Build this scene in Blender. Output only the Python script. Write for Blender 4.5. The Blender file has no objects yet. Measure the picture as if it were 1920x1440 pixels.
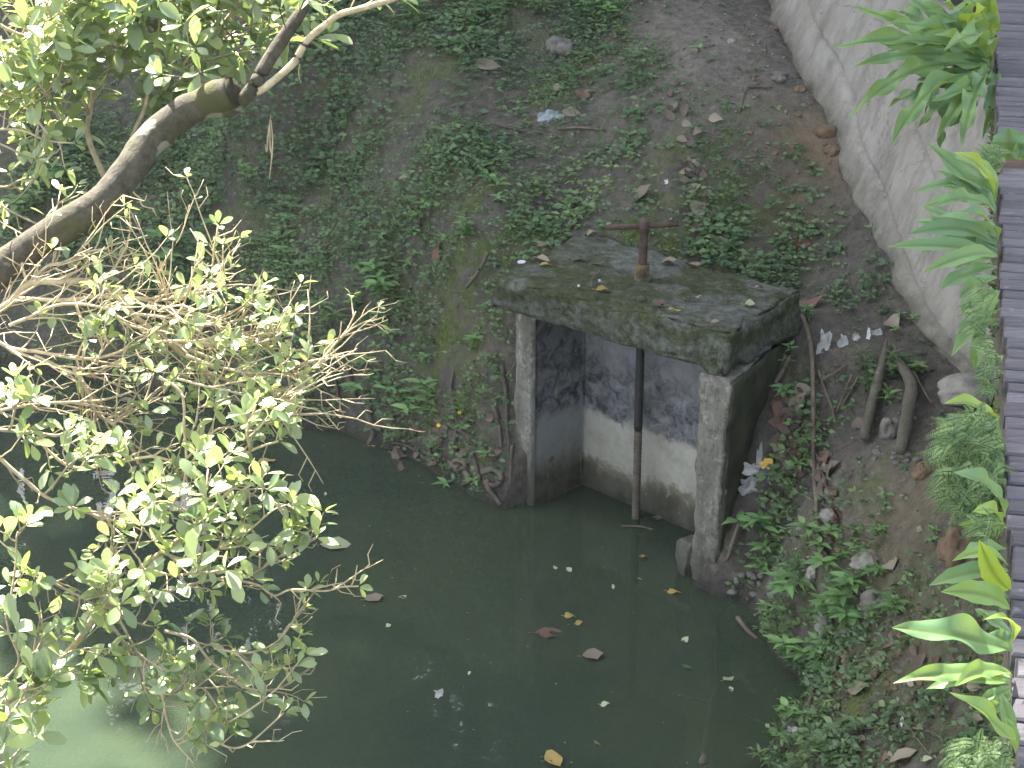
import bpy, math, random
import numpy as np
from mathutils import Vector, Matrix, noise as mnoise

random.seed(11)
rng = np.random.default_rng(11)
SC = bpy.context.scene
COL = SC.collection

# ------------------------------------------------------------------ camera
F, PITCH, CAMH = 3658.0, math.radians(23), 4.2
cp, sp = math.cos(PITCH), math.sin(PITCH)
cam = bpy.data.objects.new("camera", bpy.data.cameras.new("camera"))
COL.objects.link(cam)
cam.location = (0, 0, CAMH)
cam.rotation_euler = (math.pi / 2 - PITCH, 0, 0)
cam.data.sensor_width = 36
cam.data.lens = F / 1920 * 36
cam.data.clip_end = 500
SC.camera = cam

# ------------------------------------------------------------------ world, sun, exposure
SUN_AZ, SUN_EL = math.radians(-35), math.radians(50)
w = bpy.data.worlds.new("World"); SC.world = w; w.use_nodes = True
nt = w.node_tree
sky = nt.nodes.new("ShaderNodeTexSky"); sky.sky_type = 'NISHITA'; sky.sun_disc = False
sky.sun_elevation = SUN_EL; sky.sun_rotation = SUN_AZ
bg = nt.nodes["Background"]; bg.inputs[1].default_value = 0.066
sky.dust_density = 3.0; sky.air_density = 1.0
hs = nt.nodes.new("ShaderNodeHueSaturation"); hs.inputs['Saturation'].default_value = .62
nt.links.new(sky.outputs[0], hs.inputs['Color']); nt.links.new(hs.outputs[0], bg.inputs[0])
S = Vector((math.sin(SUN_AZ) * math.cos(SUN_EL), math.cos(SUN_AZ) * math.cos(SUN_EL), math.sin(SUN_EL)))
sun = bpy.data.objects.new("sun", bpy.data.lights.new("sun", 'SUN')); COL.objects.link(sun)
sun.rotation_euler = S.to_track_quat('Z', 'Y').to_euler()
sun.data.energy = 5.0; sun.data.angle = math.radians(0.5); sun.data.color = (1.0, 0.94, 0.84)
SC.view_settings.view_transform = 'Standard'; SC.view_settings.look = 'None'
SC.view_settings.exposure = 3.2; SC.view_settings.gamma = 1
SC.render.engine = 'CYCLES'
SC.cycles.max_bounces = 6; SC.cycles.transparent_max_bounces = 8

# ------------------------------------------------------------------ helpers: pixels <-> space
def ray(px, py):
    u = (px - 960) / F; v = (py - 720) / F
    return np.array([u, cp - v * sp, -sp - v * cp])
O_CAM = np.array([0, 0, CAMH])
def at(px, py, z=0.0):
    d = ray(px, py); return O_CAM + d * ((z - CAMH) / d[2])
def atd(px, py, depth):
    return O_CAM + ray(px, py) * depth
def depth_of(p):
    return p[1] * cp - (p[2] - CAMH) * sp

def tag(o, label=None, cat=None, group=None, kind=None):
    if label: o["label"] = label
    if cat: o["category"] = cat
    if group: o["group"] = group
    if kind: o["kind"] = kind
    return o
def empty(name, loc=(0, 0, 0)):
    o = bpy.data.objects.new(name, None); COL.objects.link(o); o.location = loc
    o.empty_display_size = 0.1
    return o
def mesh_obj(name, V, Fc, mat, parent=None, smooth=False, attrs=None, origin=None):
    V = np.asarray(V, dtype=float)
    if parent is not None:
        q = parent
        while q is not None:
            V = V - np.array(q.location); q = q.parent
    elif origin is not None:
        V = V - np.asarray(origin)
    me = bpy.data.meshes.new(name)
    me.from_pydata(V.tolist(), [], Fc)
    if smooth:
        me.polygons.foreach_set("use_smooth", [True] * len(me.polygons))
    for k, a in (attrs or {}).items():
        at_ = me.attributes.new(k, 'FLOAT', 'POINT'); at_.data.foreach_set("value", np.asarray(a, dtype=np.float32))
    me.materials.append(mat); me.update()
    o = bpy.data.objects.new(name, me); COL.objects.link(o)
    if parent is not None: o.parent = parent
    elif origin is not None: o.location = origin
    return o

def nz(p, s=1.0, off=0.0):
    return mnoise.noise(Vector((p[0] * s + off, p[1] * s + off * 1.7, p[2] * s - off)))

class MB:
    def __init__(s): s.V = []; s.F = []; s.A = []
    def add(s, V, Fc, a=0.0):
        o = len(s.V); s.V.extend([tuple(v) for v in V]); s.F.extend([tuple(i + o for i in f) for f in Fc])
        s.A.extend(list(a) if hasattr(a, "__len__") else [a] * len(V))
        return s
    def build(s, name, mat, parent=None, smooth=False, origin=None):
        return mesh_obj(name, s.V, s.F, mat, parent, smooth, {"tint": s.A}, origin)

def spline(P, n):
    P = np.asarray(P, float)
    if len(P) == 2: return P[0] + (P[1] - P[0]) * np.linspace(0, 1, n)[:, None]
    Q = np.vstack([2 * P[0] - P[1], P, 2 * P[-1] - P[-2]])
    out = []
    for x in np.linspace(0, len(P) - 1 - 1e-6, n):
        i = int(x); t = x - i; a, b, c, d = Q[i:i + 4]
        out.append(.5 * ((2 * b) + (c - a) * t + (2 * a - 5 * b + 4 * c - d) * t * t + (3 * b - a - 3 * c + d) * t ** 3))
    return np.array(out)

def unit(v): return v / (np.linalg.norm(v) + 1e-12)
def tube(P, R, sides=8, rough=0.0, seed=0.0):
    P = np.asarray(P, float); n = len(P)
    R = np.full(n, R) if np.isscalar(R) else np.interp(np.linspace(0, 1, n), np.linspace(0, 1, len(R)), R)
    V = []; Fc = []
    T = np.gradient(P, axis=0); up = np.array([.3, .2, 1.0])
    for i in range(n):
        t = unit(T[i]); a = unit(np.cross(t, up if abs(np.dot(t, unit(up))) < .95 else np.array([1., 0, 0]))); b = np.cross(t, a)
        for k in range(sides):
            q = 2 * math.pi * k / sides; d = a * math.cos(q) + b * math.sin(q)
            r = R[i]
            if rough: r *= 1 + rough * nz(P[i] + d * R[i], .55 / max(R[i], .004) * .6, seed)
            V.append(P[i] + d * r)
    for i in range(n - 1):
        for k in range(sides):
            k2 = (k + 1) % sides
            Fc.append((i * sides + k, i * sides + k2, (i + 1) * sides + k2, (i + 1) * sides + k))
    c0 = len(V); V.append(P[0]); V.append(P[-1])
    for k in range(sides):
        k2 = (k + 1) % sides
        Fc.append((c0, k2, k)); Fc.append((c0 + 1, (n - 1) * sides + k, (n - 1) * sides + k2))
    return V, Fc

# leaves in bulk -------------------------------------------------------
def norm_rows(a): return a / (np.linalg.norm(a, axis=1, keepdims=True) + 1e-9)
PROF = {
    'ovate': ([.0, .12, .35, .62, .86, 1.0], [.05, .55, 1.0, .92, .5, .0]),
    'obovate': ([.0, .18, .45, .7, .9, 1.0], [.05, .45, .9, 1.0, .55, .0]),
    'lance': ([.0, .15, .38, .65, .88, 1.0], [.05, .7, 1.0, .72, .25, .0]),
    'simple': ([.0, .45, 1.0], [.0, 1.0, .0]),
    'blade': ([.0, .35, .7, 1.0], [.6, 1.0, .6, .0]),
}
def leaf_batch(base, d, up, L, W, shape='simple', fold=.15, droop=.2, tint=None):
    """N leaves -> verts, faces, tint; blade runs along d, its upper side towards up"""
    N = len(base); base = np.asarray(base, float); d = norm_rows(np.asarray(d, float))
    side = norm_rows(np.cross(d, up)); n = np.cross(side, d)
    L = np.broadcast_to(np.asarray(L, float), (N,)); W = np.broadcast_to(np.asarray(W, float), (N,))
    fold = np.broadcast_to(np.asarray(fold, float), (N,)); droop = np.broadcast_to(np.asarray(droop, float), (N,))
    ts, ws = PROF[shape]; cols = [];
    for i, (t, wd) in enumerate(zip(ts, ws)):
        c = base + d * (L * t)[:, None] - n * (droop * L * t * t)[:, None]
        if i == 0 or i == len(ts) - 1: cols.append(c)
        else:
            h = n * (fold * W * wd)[:, None]; sd = side * (W * wd * .5)[:, None]
            cols += [c - sd + h, c, c + sd + h]
    m = len(cols); V = np.stack(cols, axis=1).reshape(-1, 3)
    k = len(ts) - 2; T = [(0, 2, 1), (0, 3, 2)]
    for i in range(k - 1):
        a = 1 + 3 * i; b = a + 3
        T += [(a, a + 1, b + 1, b), (a + 1, a + 2, b + 2, b + 1)]
    a = 1 + 3 * (k - 1); T += [(a, a + 1, m - 1), (a + 1, a + 2, m - 1)]
    Fc = []
    for f in T:
        arr = (np.arange(N) * m)[:, None] + np.array(f)[None, :]
        Fc += arr.tolist()
    tint = rng.random(N) if tint is None else np.broadcast_to(np.asarray(tint, float), (N,))
    return V, Fc, np.repeat(tint, m)
class LB:
    def __init__(s): s.V = []; s.F = []; s.A = []; s.n = 0
    def add(s, V, Fc, A):
        s.V.append(np.asarray(V, float)); s.F += [tuple(i + s.n for i in f) for f in Fc]; s.A.append(np.asarray(A, float)); s.n += len(V); return s
    def build(s, name, mat, parent=None, origin=None, smooth=True):
        return mesh_obj(name, np.vstack(s.V), s.F, mat, parent, smooth, {"tint": np.concatenate(s.A)}, origin)

# ------------------------------------------------------------------ materials
class Mt:
    def __init__(s, name):
        s.m = bpy.data.materials.new(name); s.m.use_nodes = True; s.nt = s.m.node_tree
        s.b = s.nt.nodes["Principled BSDF"]; s.out = s.nt.nodes["Material Output"]; s.tc = s.nt.nodes.new("ShaderNodeTexCoord")
    def n(s, t, **k):
        x = s.nt.nodes.new(t)
        for a, v in k.items(): setattr(x, a, v)
        return x
    def L(s, a, b): s.nt.links.new(a, b)
    def vec(s, scale=(1, 1, 1), src='Object', rot=(0, 0, 0)):
        mp = s.n("ShaderNodeMapping"); mp.inputs[3].default_value = scale; mp.inputs[2].default_value = rot
        s.L(s.tc.outputs[src], mp.inputs[0]); return mp.outputs[0]
    def noise(s, scale, detail=4, rough=.55, vec=None, dist=0):
        x = s.n("ShaderNodeTexNoise"); x.inputs['Scale'].default_value = scale; x.inputs['Detail'].default_value = detail
        x.inputs['Roughness'].default_value = rough; x.inputs['Distortion'].default_value = dist
        s.L(vec or s.tc.outputs['Object'], x.inputs['Vector']); return x.outputs[0]
    def ramp(s, fac, stops, interp='LINEAR'):
        r = s.n("ShaderNodeValToRGB"); r.color_ramp.interpolation = interp; e = r.color_ramp.elements
        while len(e) < len(stops): e.new(.5)
        for i, (p, c) in enumerate(stops):
            e[i].position = p; e[i].color = (c, c, c, 1) if not hasattr(c, '__len__') else (*c[:3], 1)
        s.L(fac, r.inputs[0]); return r.outputs[0]
    def mix(s, fac, a, b, mode='MIX'):
        x = s.n("ShaderNodeMix", data_type='RGBA', blend_type=mode)
        for v, i in ((fac, 0), (a, 6), (b, 7)):
            if hasattr(v, 'is_output') or isinstance(v, bpy.types.NodeSocket): s.L(v, x.inputs[i])
            elif i == 0: x.inputs[0].default_value = v
            else: x.inputs[i].default_value = (*v, 1)
        return x.outputs[2]
    def math(s, op, a, b=0.0, clamp=False):
        x = s.n("ShaderNodeMath", operation=op, use_clamp=clamp)
        for v, i in ((a, 0), (b, 1)):
            if isinstance(v, bpy.types.NodeSocket): s.L(v, x.inputs[i])
            else: x.inputs[i].default_value = v
        return x.outputs[0]
    def attr(s, name): 
        x = s.n("ShaderNodeAttribute", attribute_name=name); return x.outputs['Fac']
    def xyz(s, src='Object'):
        x = s.n("ShaderNodeSeparateXYZ"); s.L(s.tc.outputs[src], x.inputs[0]); return x.outputs
    def bump(s, h, strength=.5, dist=.01):
        x = s.n("ShaderNodeBump"); x.inputs[0].default_value = strength; x.inputs[1].default_value = dist
        s.L(h, x.inputs['Height']); s.L(x.outputs[0], s.b.inputs['Normal']); return x.outputs[0]
    def fin(s, col=None, rough=.8, spec=.3):
        if col is not None:
            if isinstance(col, bpy.types.NodeSocket): s.L(col, s.b.inputs['Base Color'])
            else: s.b.inputs['Base Color'].default_value = (*col, 1)
        if isinstance(rough, bpy.types.NodeSocket): s.L(rough, s.b.inputs['Roughness'])
        else: s.b.inputs['Roughness'].default_value = rough
        s.b.inputs['Specular IOR Level'].default_value = spec
        return s.m

def leaf_mat(name, stops, rough=.4, spec=.5, trans=.35, tcol=None, patch=0.0):
    m = Mt(name); c = m.ramp(m.attr("tint"), stops)
    if patch:
        c = m.mix(m.ramp(m.noise(9, 3), [(.4, 0), (.65, patch)]), c, (.30, .36, .05))
    m.fin(c, rough, spec)
    tr = m.n("ShaderNodeBsdfTranslucent"); mx = m.n("ShaderNodeMixShader"); mx.inputs[0].default_value = trans
    tc = m.mix(.6, c, tcol or (.30, .42, .05)); m.L(tc, tr.inputs[0])
    m.L(m.b.outputs[0], mx.inputs[1]); m.L(tr.outputs[0], mx.inputs[2]); m.L(mx.outputs[0], m.out.inputs[0])
    return m.m
def plain(name, a, b, scale=8, rough=.8, spec=.3, bump=.3, bscale=40, detail=5):
    m = Mt(name); c = m.ramp(m.noise(scale, detail), [(.3, a), (.7, b)])
    if bump: m.bump(m.noise(bscale, 4), bump, .01)
    return m.fin(c, rough, spec)

def mat_earth():
    m = Mt("earth")
    n1 = m.noise(3.0, 6, .65); n2 = m.noise(22, 5, .7); n3 = m.noise(90, 3, .6)
    c = m.ramp(n2, [(.28, (.034, .031, .026)), (.5, (.078, .071, .060)), (.72, (.155, .138, .115))])
    c = m.mix(m.ramp(n1, [(.35, 0), (.7, .7)]), c, (.090, .083, .078))
    oc = m.ramp(m.noise(14, 5, .7), [(.3, (.115, .085, .052)), (.7, (.22, .165, .11))])
    c = m.mix(m.math('MULTIPLY', m.attr("ochre"), m.ramp(n1, [(.3, .5), (.6, 1)])), c, oc)
    c = m.mix(m.attr("pale"), c, m.ramp(n2, [(.3, (.095, .085, .07)), (.7, (.21, .19, .16))]))  # pale soil colour, which also carries the painted sunlit veil
    mo = m.ramp(m.noise(40, 4), [(.3, (.035, .052, .014)), (.7, (.10, .13, .034))])
    mf = m.math('MULTIPLY', m.attr("moss"), m.ramp(m.noise(7, 5, .7), [(.42, 0), (.58, 1)]))
    c = m.mix(mf, c, mo)
    c = m.mix(m.attr("wet"), c, (.014, .015, .013))
    m.bump(m.math('ADD', m.math('MULTIPLY', n2, 1.0), m.math('MULTIPLY', n3, .5)), .9, .02)
    return m.fin(c, .9, .15)

def mat_slab():
    m = Mt("mossy_slab_concrete"); z = m.xyz()
    n1 = m.noise(3.2, 6, .65); n2 = m.noise(30, 5, .65); n3 = m.noise(9, 5, .7)
    c = m.ramp(n2, [(.3, (.055, .06, .055)), (.7, (.145, .15, .14))])
    c = m.mix(m.ramp(n3, [(.5, 0), (.72, .6)]), c, (.15, .16, .15))
    mo = m.ramp(n2, [(.3, (.018, .024, .010)), (.7, (.062, .072, .030))])
    c = m.mix(m.math('MULTIPLY', m.ramp(n1, [(.40, 1), (.64, .35)]), m.ramp(m.noise(15, 6, .75), [(.40, 1), (.60, .30)])), c, mo)
    # bare grey lower lip of the front, dark damp edge higher up
    gz = m.math('ADD', z[2], m.math('MULTIPLY', m.math('SUBTRACT', n1, .5), .55))
    c = m.mix(m.ramp(gz, [(.10, .0), (.135, .85), (.17, .85), (.21, 0)]), c, mo)
    m.bump(m.math('ADD', n2, m.math('MULTIPLY', m.noise(110, 3), .5)), .8, .015)
    return m.fin(c, .88, .2)

def mat_inner(name, dark):
    m = Mt(name); z = m.xyz()[2]
    n1 = m.noise(4.0, 6, .68, dist=.4); n2 = m.noise(14, 6, .7, dist=.6); n3 = m.noise(60, 4, .6)
    zz = m.math('ADD', z, m.math('MULTIPLY', m.math('SUBTRACT', n1, .5), .30))
    zz = m.math('ADD', zz, m.math('MULTIPLY', m.math('SUBTRACT', n2, .5), .10))
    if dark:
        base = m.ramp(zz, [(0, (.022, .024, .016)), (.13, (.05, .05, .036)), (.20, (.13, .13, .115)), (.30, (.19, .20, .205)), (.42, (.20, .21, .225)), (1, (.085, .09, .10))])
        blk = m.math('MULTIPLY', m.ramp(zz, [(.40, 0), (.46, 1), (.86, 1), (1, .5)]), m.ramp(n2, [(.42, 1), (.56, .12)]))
    else:
        base = m.ramp(zz, [(0, (.022, .024, .014)), (.12, (.07, .065, .045)), (.165, (.15, .14, .10)), (.20, (.31, .30, .255)), (.40, (.35, .34, .30)), (.46, (.23, .23, .25)), (1, (.185, .19, .21))])
        blk = m.math('MULTIPLY', m.ramp(zz, [(.385, 0), (.42, 1), (.62, 1), (.80, .35), (1, .2)]), m.ramp(n2, [(.40, 1), (.66, .12)]))
    c = m.mix(blk, base, m.ramp(n3, [(.3, (.016, .020, .030)), (.7, (.045, .052, .07))]))
    c = m.mix(m.ramp(m.noise(26, 3), [(.66, 0), (.72, .5)]), c, (.25, .25, .25))
    c = m.mix(m.ramp(m.noise(8, 7, .75), [(.42, 0), (.68, .5)]), c, (.12, .12, .10))
    m.bump(m.math('ADD', n3, n2), .3, .008)
    return m.fin(c, .85, .2)

def mat_pillar():
    m = Mt("streaked_concrete"); z = m.xyz()[2]
    n1 = m.noise(5, 6, .65, m.vec((2.2, 2.2, .5))); n2 = m.noise(36, 5, .7); n3 = m.noise(10, 5, .7)
    c = m.ramp(n1, [(.3, (.075, .072, .058)), (.52, (.15, .145, .125)), (.72, (.26, .255, .23))])
    c = m.mix(m.ramp(n2, [(.48, 0), (.62, .7)]), c, (.075, .072, .058))
    c = m.mix(m.ramp(m.noise(17, 5, .7), [(.56, 0), (.66, .6)]), c, (.34, .34, .31))
    zz = m.math('ADD', z, m.math('MULTIPLY', m.math('SUBTRACT', n3, .5), .5))
    c = m.mix(m.ramp(zz, [(.0, .85), (.18, .55), (.45, 0)]), c, (.045, .048, .033))
    m.bump(m.math('ADD', n2, n3), .5, .01)
    return m.fin(c, .87, .2)

def mat_retain():
    m = Mt("weathered_grey_concrete")
    n1 = m.noise(2.6, 6, .6); n2 = m.noise(9, 6, .7, m.vec((1, 1, .45))); n3 = m.noise(70, 4, .6)
    c = m.ramp(n2, [(.28, (.19, .18, .16)), (.5, (.265, .252, .228)), (.75, (.32, .305, .275))])
    c = m.mix(m.ramp(n1, [(.4, 0), (.7, .6)]), c, (.22, .20, .165))
    st = m.noise(5, 6, .7, m.vec((1.6, 1.6, .22))); c = m.mix(m.ramp(st, [(.48, 0), (.66, .75)]), c, (.14, .132, .118))
    c = m.mix(m.math('MULTIPLY', m.attr('foot'), m.ramp(m.noise(12, 5, .7), [(.3, .3), (.6, 1)])), c, (.085, .078, .058))
    ck = m.math('ABSOLUTE', m.math('SUBTRACT', m.noise(1.7, 5, .6, dist=.6), .5)); c = m.mix(m.ramp(ck, [(0, .45), (.005, 0)]), c, (.07, .065, .06))
    c = m.mix(m.ramp(m.noise(1.1, 6, .7), [(.55, 0), (.7, .5)]), c, (.16, .17, .12))
    c = m.mix(m.ramp(m.noise(30, 5, .75), [(.60, 0), (.72, .3)]), c, (.15, .14, .125))
    m.bump(m.math('ADD', n3, m.math('MULTIPLY', n2, 2)), .35, .012)
    return m.fin(c, .9, .2)

def mat_wood(name, a, b, sc=(1.2, 14, 14), rough=.75):
    m = Mt(name)
    n = m.noise(6, 6, .65, m.vec(sc, rot=(0, 0, math.radians(12.5)))); n2 = m.noise(2, 3)
    c = m.ramp(n, [(.3, a), (.7, b)])
    c = m.mix(m.ramp(m.attr("tint"), [(0, .55), (1, 0)]), c, tuple(x * .55 for x in a))
    c = m.mix(m.ramp(m.noise(25, 4), [(.62, 0), (.72, .5)]), c, tuple(min(1, x * 1.5) for x in b))
    m.bump(n, .5, .004)
    return m.fin(c, rough, .3)

def mat_bark(name, a, b, lichen=.5, moss=.5, sc=6):
    m = Mt(name); n1 = m.noise(sc, 5, .65); n2 = m.noise(40, 5, .65)
    c = m.ramp(n2, [(.3, a), (.7, b)])
    c = m.mix(m.ramp(n1, [(.48, 0), (.62, moss)]), c, (.06, .062, .022))
    c = m.mix(m.ramp(m.noise(11, 3, .5), [(.62, 0), (.67, lichen)]), c, (.36, .35, .30))
    m.bump(n2, .6, .01)
    return m.fin(c, .85, .2)

def mat_water():
    m = Mt("murky_pond_water"); nt = m.nt
    nb = m.noise(3.0, 3, .5); bp = m.n("ShaderNodeBump"); bp.inputs[0].default_value = .06; bp.inputs[1].default_value = .03
    m.L(nb, bp.inputs['Height'])
    murk = m.ramp(m.noise(.9, 6, .6, dist=.5), [(.3, (.031, .050, .037)), (.7, (.054, .075, .043))])
    df = m.n("ShaderNodeBsdfDiffuse"); m.L(murk, df.inputs[0])
    tr = m.n("ShaderNodeBsdfTransparent"); tr.inputs[0].default_value = (.62, .70, .55, 1)
    m1 = m.n("ShaderNodeMixShader"); m1.inputs[0].default_value = .26
    m.L(df.outputs[0], m1.inputs[1]); m.L(tr.outputs[0], m1.inputs[2])
    gl = m.n("ShaderNodeBsdfGlossy"); gl.inputs[1].default_value = .015; m.L(bp.outputs[0], gl.inputs['Normal'])
    fr = m.n("ShaderNodeFresnel"); fr.inputs[0].default_value = 1.333; m.L(bp.outputs[0], fr.inputs['Normal'])
    m2 = m.n("ShaderNodeMixShader"); m.L(fr.outputs[0], m2.inputs[0]); m.L(m1.outputs[0], m2.inputs[1]); m.L(gl.outputs[0], m2.inputs[2])
    m.L(m2.outputs[0], m.out.inputs[0]); return m.m

M = dict(
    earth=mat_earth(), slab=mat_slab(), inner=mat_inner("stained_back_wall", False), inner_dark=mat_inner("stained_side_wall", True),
    pillar=mat_pillar(), retain=mat_retain(), water=mat_water(),
    outer=plain("dark_mossy_concrete", (.018, .022, .014), (.075, .080, .052), 6, .9, .15, .6),
    rust=plain("rust", (.045, .033, .028), (.10, .07, .056), 30, .85, .3, .6, 90),
    black_steel=plain("dark_wet_steel", (.010, .010, .012), (.03, .028, .03), 20, .55, .4, .2),
    collar=plain("mossy_rust", (.05, .045, .025), (.15, .11, .06), 25, .85, .3, .6, 90),
    deck=mat_wood("grey_violet_planks", (.075, .070, .080), (.175, .165, .182)),
    beam=mat_wood("mossy_edge_beam", (.07, .07, .055), (.17, .165, .13)),
    board=mat_wood("reddish_board", (.10, .065, .055), (.17, .12, .10)),
    bark=mat_bark("lichen_bark", (.030, .027, .020), (.092, .082, .062), .5, .85),
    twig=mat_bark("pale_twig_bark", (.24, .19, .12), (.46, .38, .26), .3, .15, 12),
    twig_lit=mat_bark("sunlit_twig_bark", (.36, .28, .17), (.62, .52, .35), .2, .12, 12),  # brighter copy of the twig bark, sunlight painted into its colour
    cut=plain("dark_cut_wood", (.015, .014, .010), (.05, .045, .03), 20, .9, .1, .5),
    fig=leaf_mat("glossy_tree_leaf", [(0, (.055, .11, .06)), (.3, (.13, .195, .10)), (.7, (.29, .36, .18)), (1, (.42, .50, .17))], .33, 1.0, .36, (.36, .46, .06)),
    forest=leaf_mat("forest_leaf", [(0, (.025, .05, .015)), (1, (.06, .10, .03))], .5, .3, .25),
    cover=leaf_mat("ground_cover_leaf", [(0, (.044, .085, .042)), (.6, (.088, .152, .070)), (1, (.165, .24, .092))], .5, .35, .2),
    seed=leaf_mat("bright_seedling_leaf", [(0, (.09, .18, .07)), (1, (.19, .33, .12))], .5, .35, .25),
    grass=leaf_mat("grass_blade", [(0, (.05, .09, .035)), (1, (.12, .18, .07))], .5, .3, .2),
    moss=leaf_mat("moss_tuft", [(0, (.05, .072, .022)), (1, (.12, .15, .045))], .8, .1, .2),
    feather=leaf_mat("feathery_fern_leaf", [(0, (.10, .175, .08)), (1, (.28, .38, .16))], .6, .25, .25),
    deadbrown=leaf_mat("dead_brown_leaf", [(0, (.055, .042, .036)), (1, (.15, .115, .095))], .75, .25, .08, (.2, .12, .06)),
    deadtan=leaf_mat("dead_tan_leaf", [(0, (.13, .108, .08)), (1, (.26, .225, .17))], .7, .25, .08, (.3, .2, .1)),
    deadyel=leaf_mat("dead_yellow_leaf", [(0, (.22, .155, .045)), (1, (.34, .27, .09))], .6, .3, .15, (.5, .35, .05)),
    deadred=leaf_mat("dead_red_leaf", [(0, (.10, .058, .044)), (1, (.17, .10, .075))], .7, .25, .1, (.3, .1, .05)),
    paleleaf=leaf_mat("pale_green_leaf", [(0, (.22, .26, .15)), (1, (.34, .36, .24))], .6, .3, .15, (.4, .4, .2)),
    log=mat_wood("old_log_wood", (.085, .078, .058), (.19, .17, .13), (8, 8, 1.5)),
    stick=plain("dead_stick", (.07, .055, .042), (.16, .13, .10), 20, .85, .2, .4),
    root=plain("muddy_root", (.055, .046, .038), (.14, .118, .095), 16, .88, .2, .6),
    rock=plain("grey_rock", (.07, .068, .06), (.20, .19, .165), 12, .9, .2, .7, 50),
    rockpale=plain("pale_rock", (.13, .128, .105), (.32, .31, .275), 14, .9, .2, .7, 50),
    rockbrown=plain("brown_rock", (.10, .07, .045), (.20, .145, .10), 14, .9, .2, .7, 50),
    plastic=plain("pale_tattered_plastic", (.15, .155, .15), (.36, .37, .355), 14, .45, .4, .3, 60),
    plasticgrey=plain("grey_plastic_film", (.16, .19, .21), (.30, .34, .37), 10, .35, .5, .3),
    yellow=plain("yellow_print", (.50, .30, .05), (.62, .42, .10), 10, .5, .4, .1),
    navy=plain("navy_print", (.03, .04, .08), (.07, .08, .14), 10, .5, .4, .1),
    white=plain("white_litter", (.32, .33, .32), (.55, .55, .54), 20, .6, .4, .1),
    petal=plain("yellow_petal", (.70, .45, .04), (.80, .58, .08), 20, .6, .3, 0),
    cap=plain("silver_cap", (.42, .45, .48), (.62, .64, .66), 60, .4, .5, .2),
)
def frond_mat():
    m = Mt("fern_frond")
    c = m.ramp(m.attr("tint"), [(0, (.085, .185, .115)), (.35, (.135, .255, .125)), (.7, (.22, .35, .095)), (1, (.36, .47, .055))])
    c = m.mix(m.ramp(m.noise(7, 3), [(.42, 0), (.7, .35)]), c, (.26, .40, .08))
    c = m.mix(m.attr("rib"), c, (.10, .15, .03)); m.bump(m.noise(16, 2), .25, .01)
    m.fin(c, .42, .45)
    tr = m.n("ShaderNodeBsdfTranslucent"); mx = m.n("ShaderNodeMixShader"); mx.inputs[0].default_value = .35
    m.L(m.mix(.5, c, (.45, .55, .05)), tr.inputs[0])
    m.L(m.b.outputs[0], mx.inputs[1]); m.L(tr.outputs[0], mx.inputs[2]); m.L(mx.outputs[0], m.out.inputs[0])
    return m.m
M["frond"] = frond_mat()

# ------------------------------------------------------------------ sluice frame of reference
SO = np.array([.102, 8.388]); E1 = np.array([.7026, -.7116]); E2 = np.array([.7116, .7026])
def sl(a, b, z): p = SO + a * E1 + b * E2; return np.array([p[0], p[1], z])
def sl_inv(x, y):
    dx = x - SO[0]; dy = y - SO[1]; return dx * E1[0] + dy * E1[1], dx * E2[0] + dy * E2[1]

# ------------------------------------------------------------------ terrain
CP = [(-200,660,0),(0,680,0),(200,715,0),(400,755,0),(540,790,0),(620,803,0),(700,832,0),(790,868,0),(870,915,0),(945,952,0),
 (0,560,.35),(200,590,.35),(400,620,.4),(560,650,.42),(700,700,.34),(800,740,.32),(880,760,.38),(930,800,.35),
 (0,440,.62),(250,440,.7),(450,450,.78),(600,500,.75),(750,560,.70),(850,600,.75),(920,640,.76),
 (100,250,1.05),(400,280,1.1),(600,300,1.15),(800,350,1.25),(850,480,1.05),(930,490,1.07),(1000,430,1.17),(1085,412,1.2),
 (1100,300,1.4),(950,200,1.55),(700,150,1.6),(500,100,1.7),(900,50,1.85),(1200,50,1.9),(1200,200,1.65),(1300,300,1.5),(1250,400,1.3),
 (1400,450,1.2),(1330,460,1.16),(1500,520,1.08),(1400,300,1.5),(1350,100,1.85),(1440,0,1.95),(1520,180,1.7),(1580,300,1.5),(1640,450,1.3),
 (1700,570,1.12),(1790,700,.98),(1860,760,.95),(1540,600,1.06),(1600,600,1.03),(1620,680,.97),(1550,700,.92),(1482,715,.84),(1438,800,.69),
 (1600,800,.78),(1700,820,.88),(1780,880,.9),(1398,900,.49),(1425,940,.43),(1500,930,.56),(1600,950,.70),(1700,980,.75),(1800,1000,.85),
 (1372,1000,.20),(1400,1040,.14),(1480,1050,.34),(1550,1060,.44),(1350,1112,0),(1435,1118,0),(1470,1180,0),(1500,1270,0),(1455,1360,0),
 (1420,1440,0),(1390,1550,0),(1560,1180,.2),(1650,1150,.42),(1750,1150,.62),(1850,1150,.75),(1560,1300,.15),(1650,1300,.35),(1760,1320,.5),
 (1850,1380,.6),(1520,1400,.12),(1650,1430,.3),(1800,1440,.5)]
BED = [(500,900,-.5),(700,950,-.5),(900,1050,-.5),(1100,1100,-.6),(1300,1200,-.4),(1400,1300,-.3),(1350,1440,-.3),(600,1200,-.7),(300,1000,-.6),
 (100,800,-.4),(1000,1400,-.7),(100,1400,-.6),(-300,1000,-.5),(500,1600,-.6),(1200,1700,-.6)]
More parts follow.
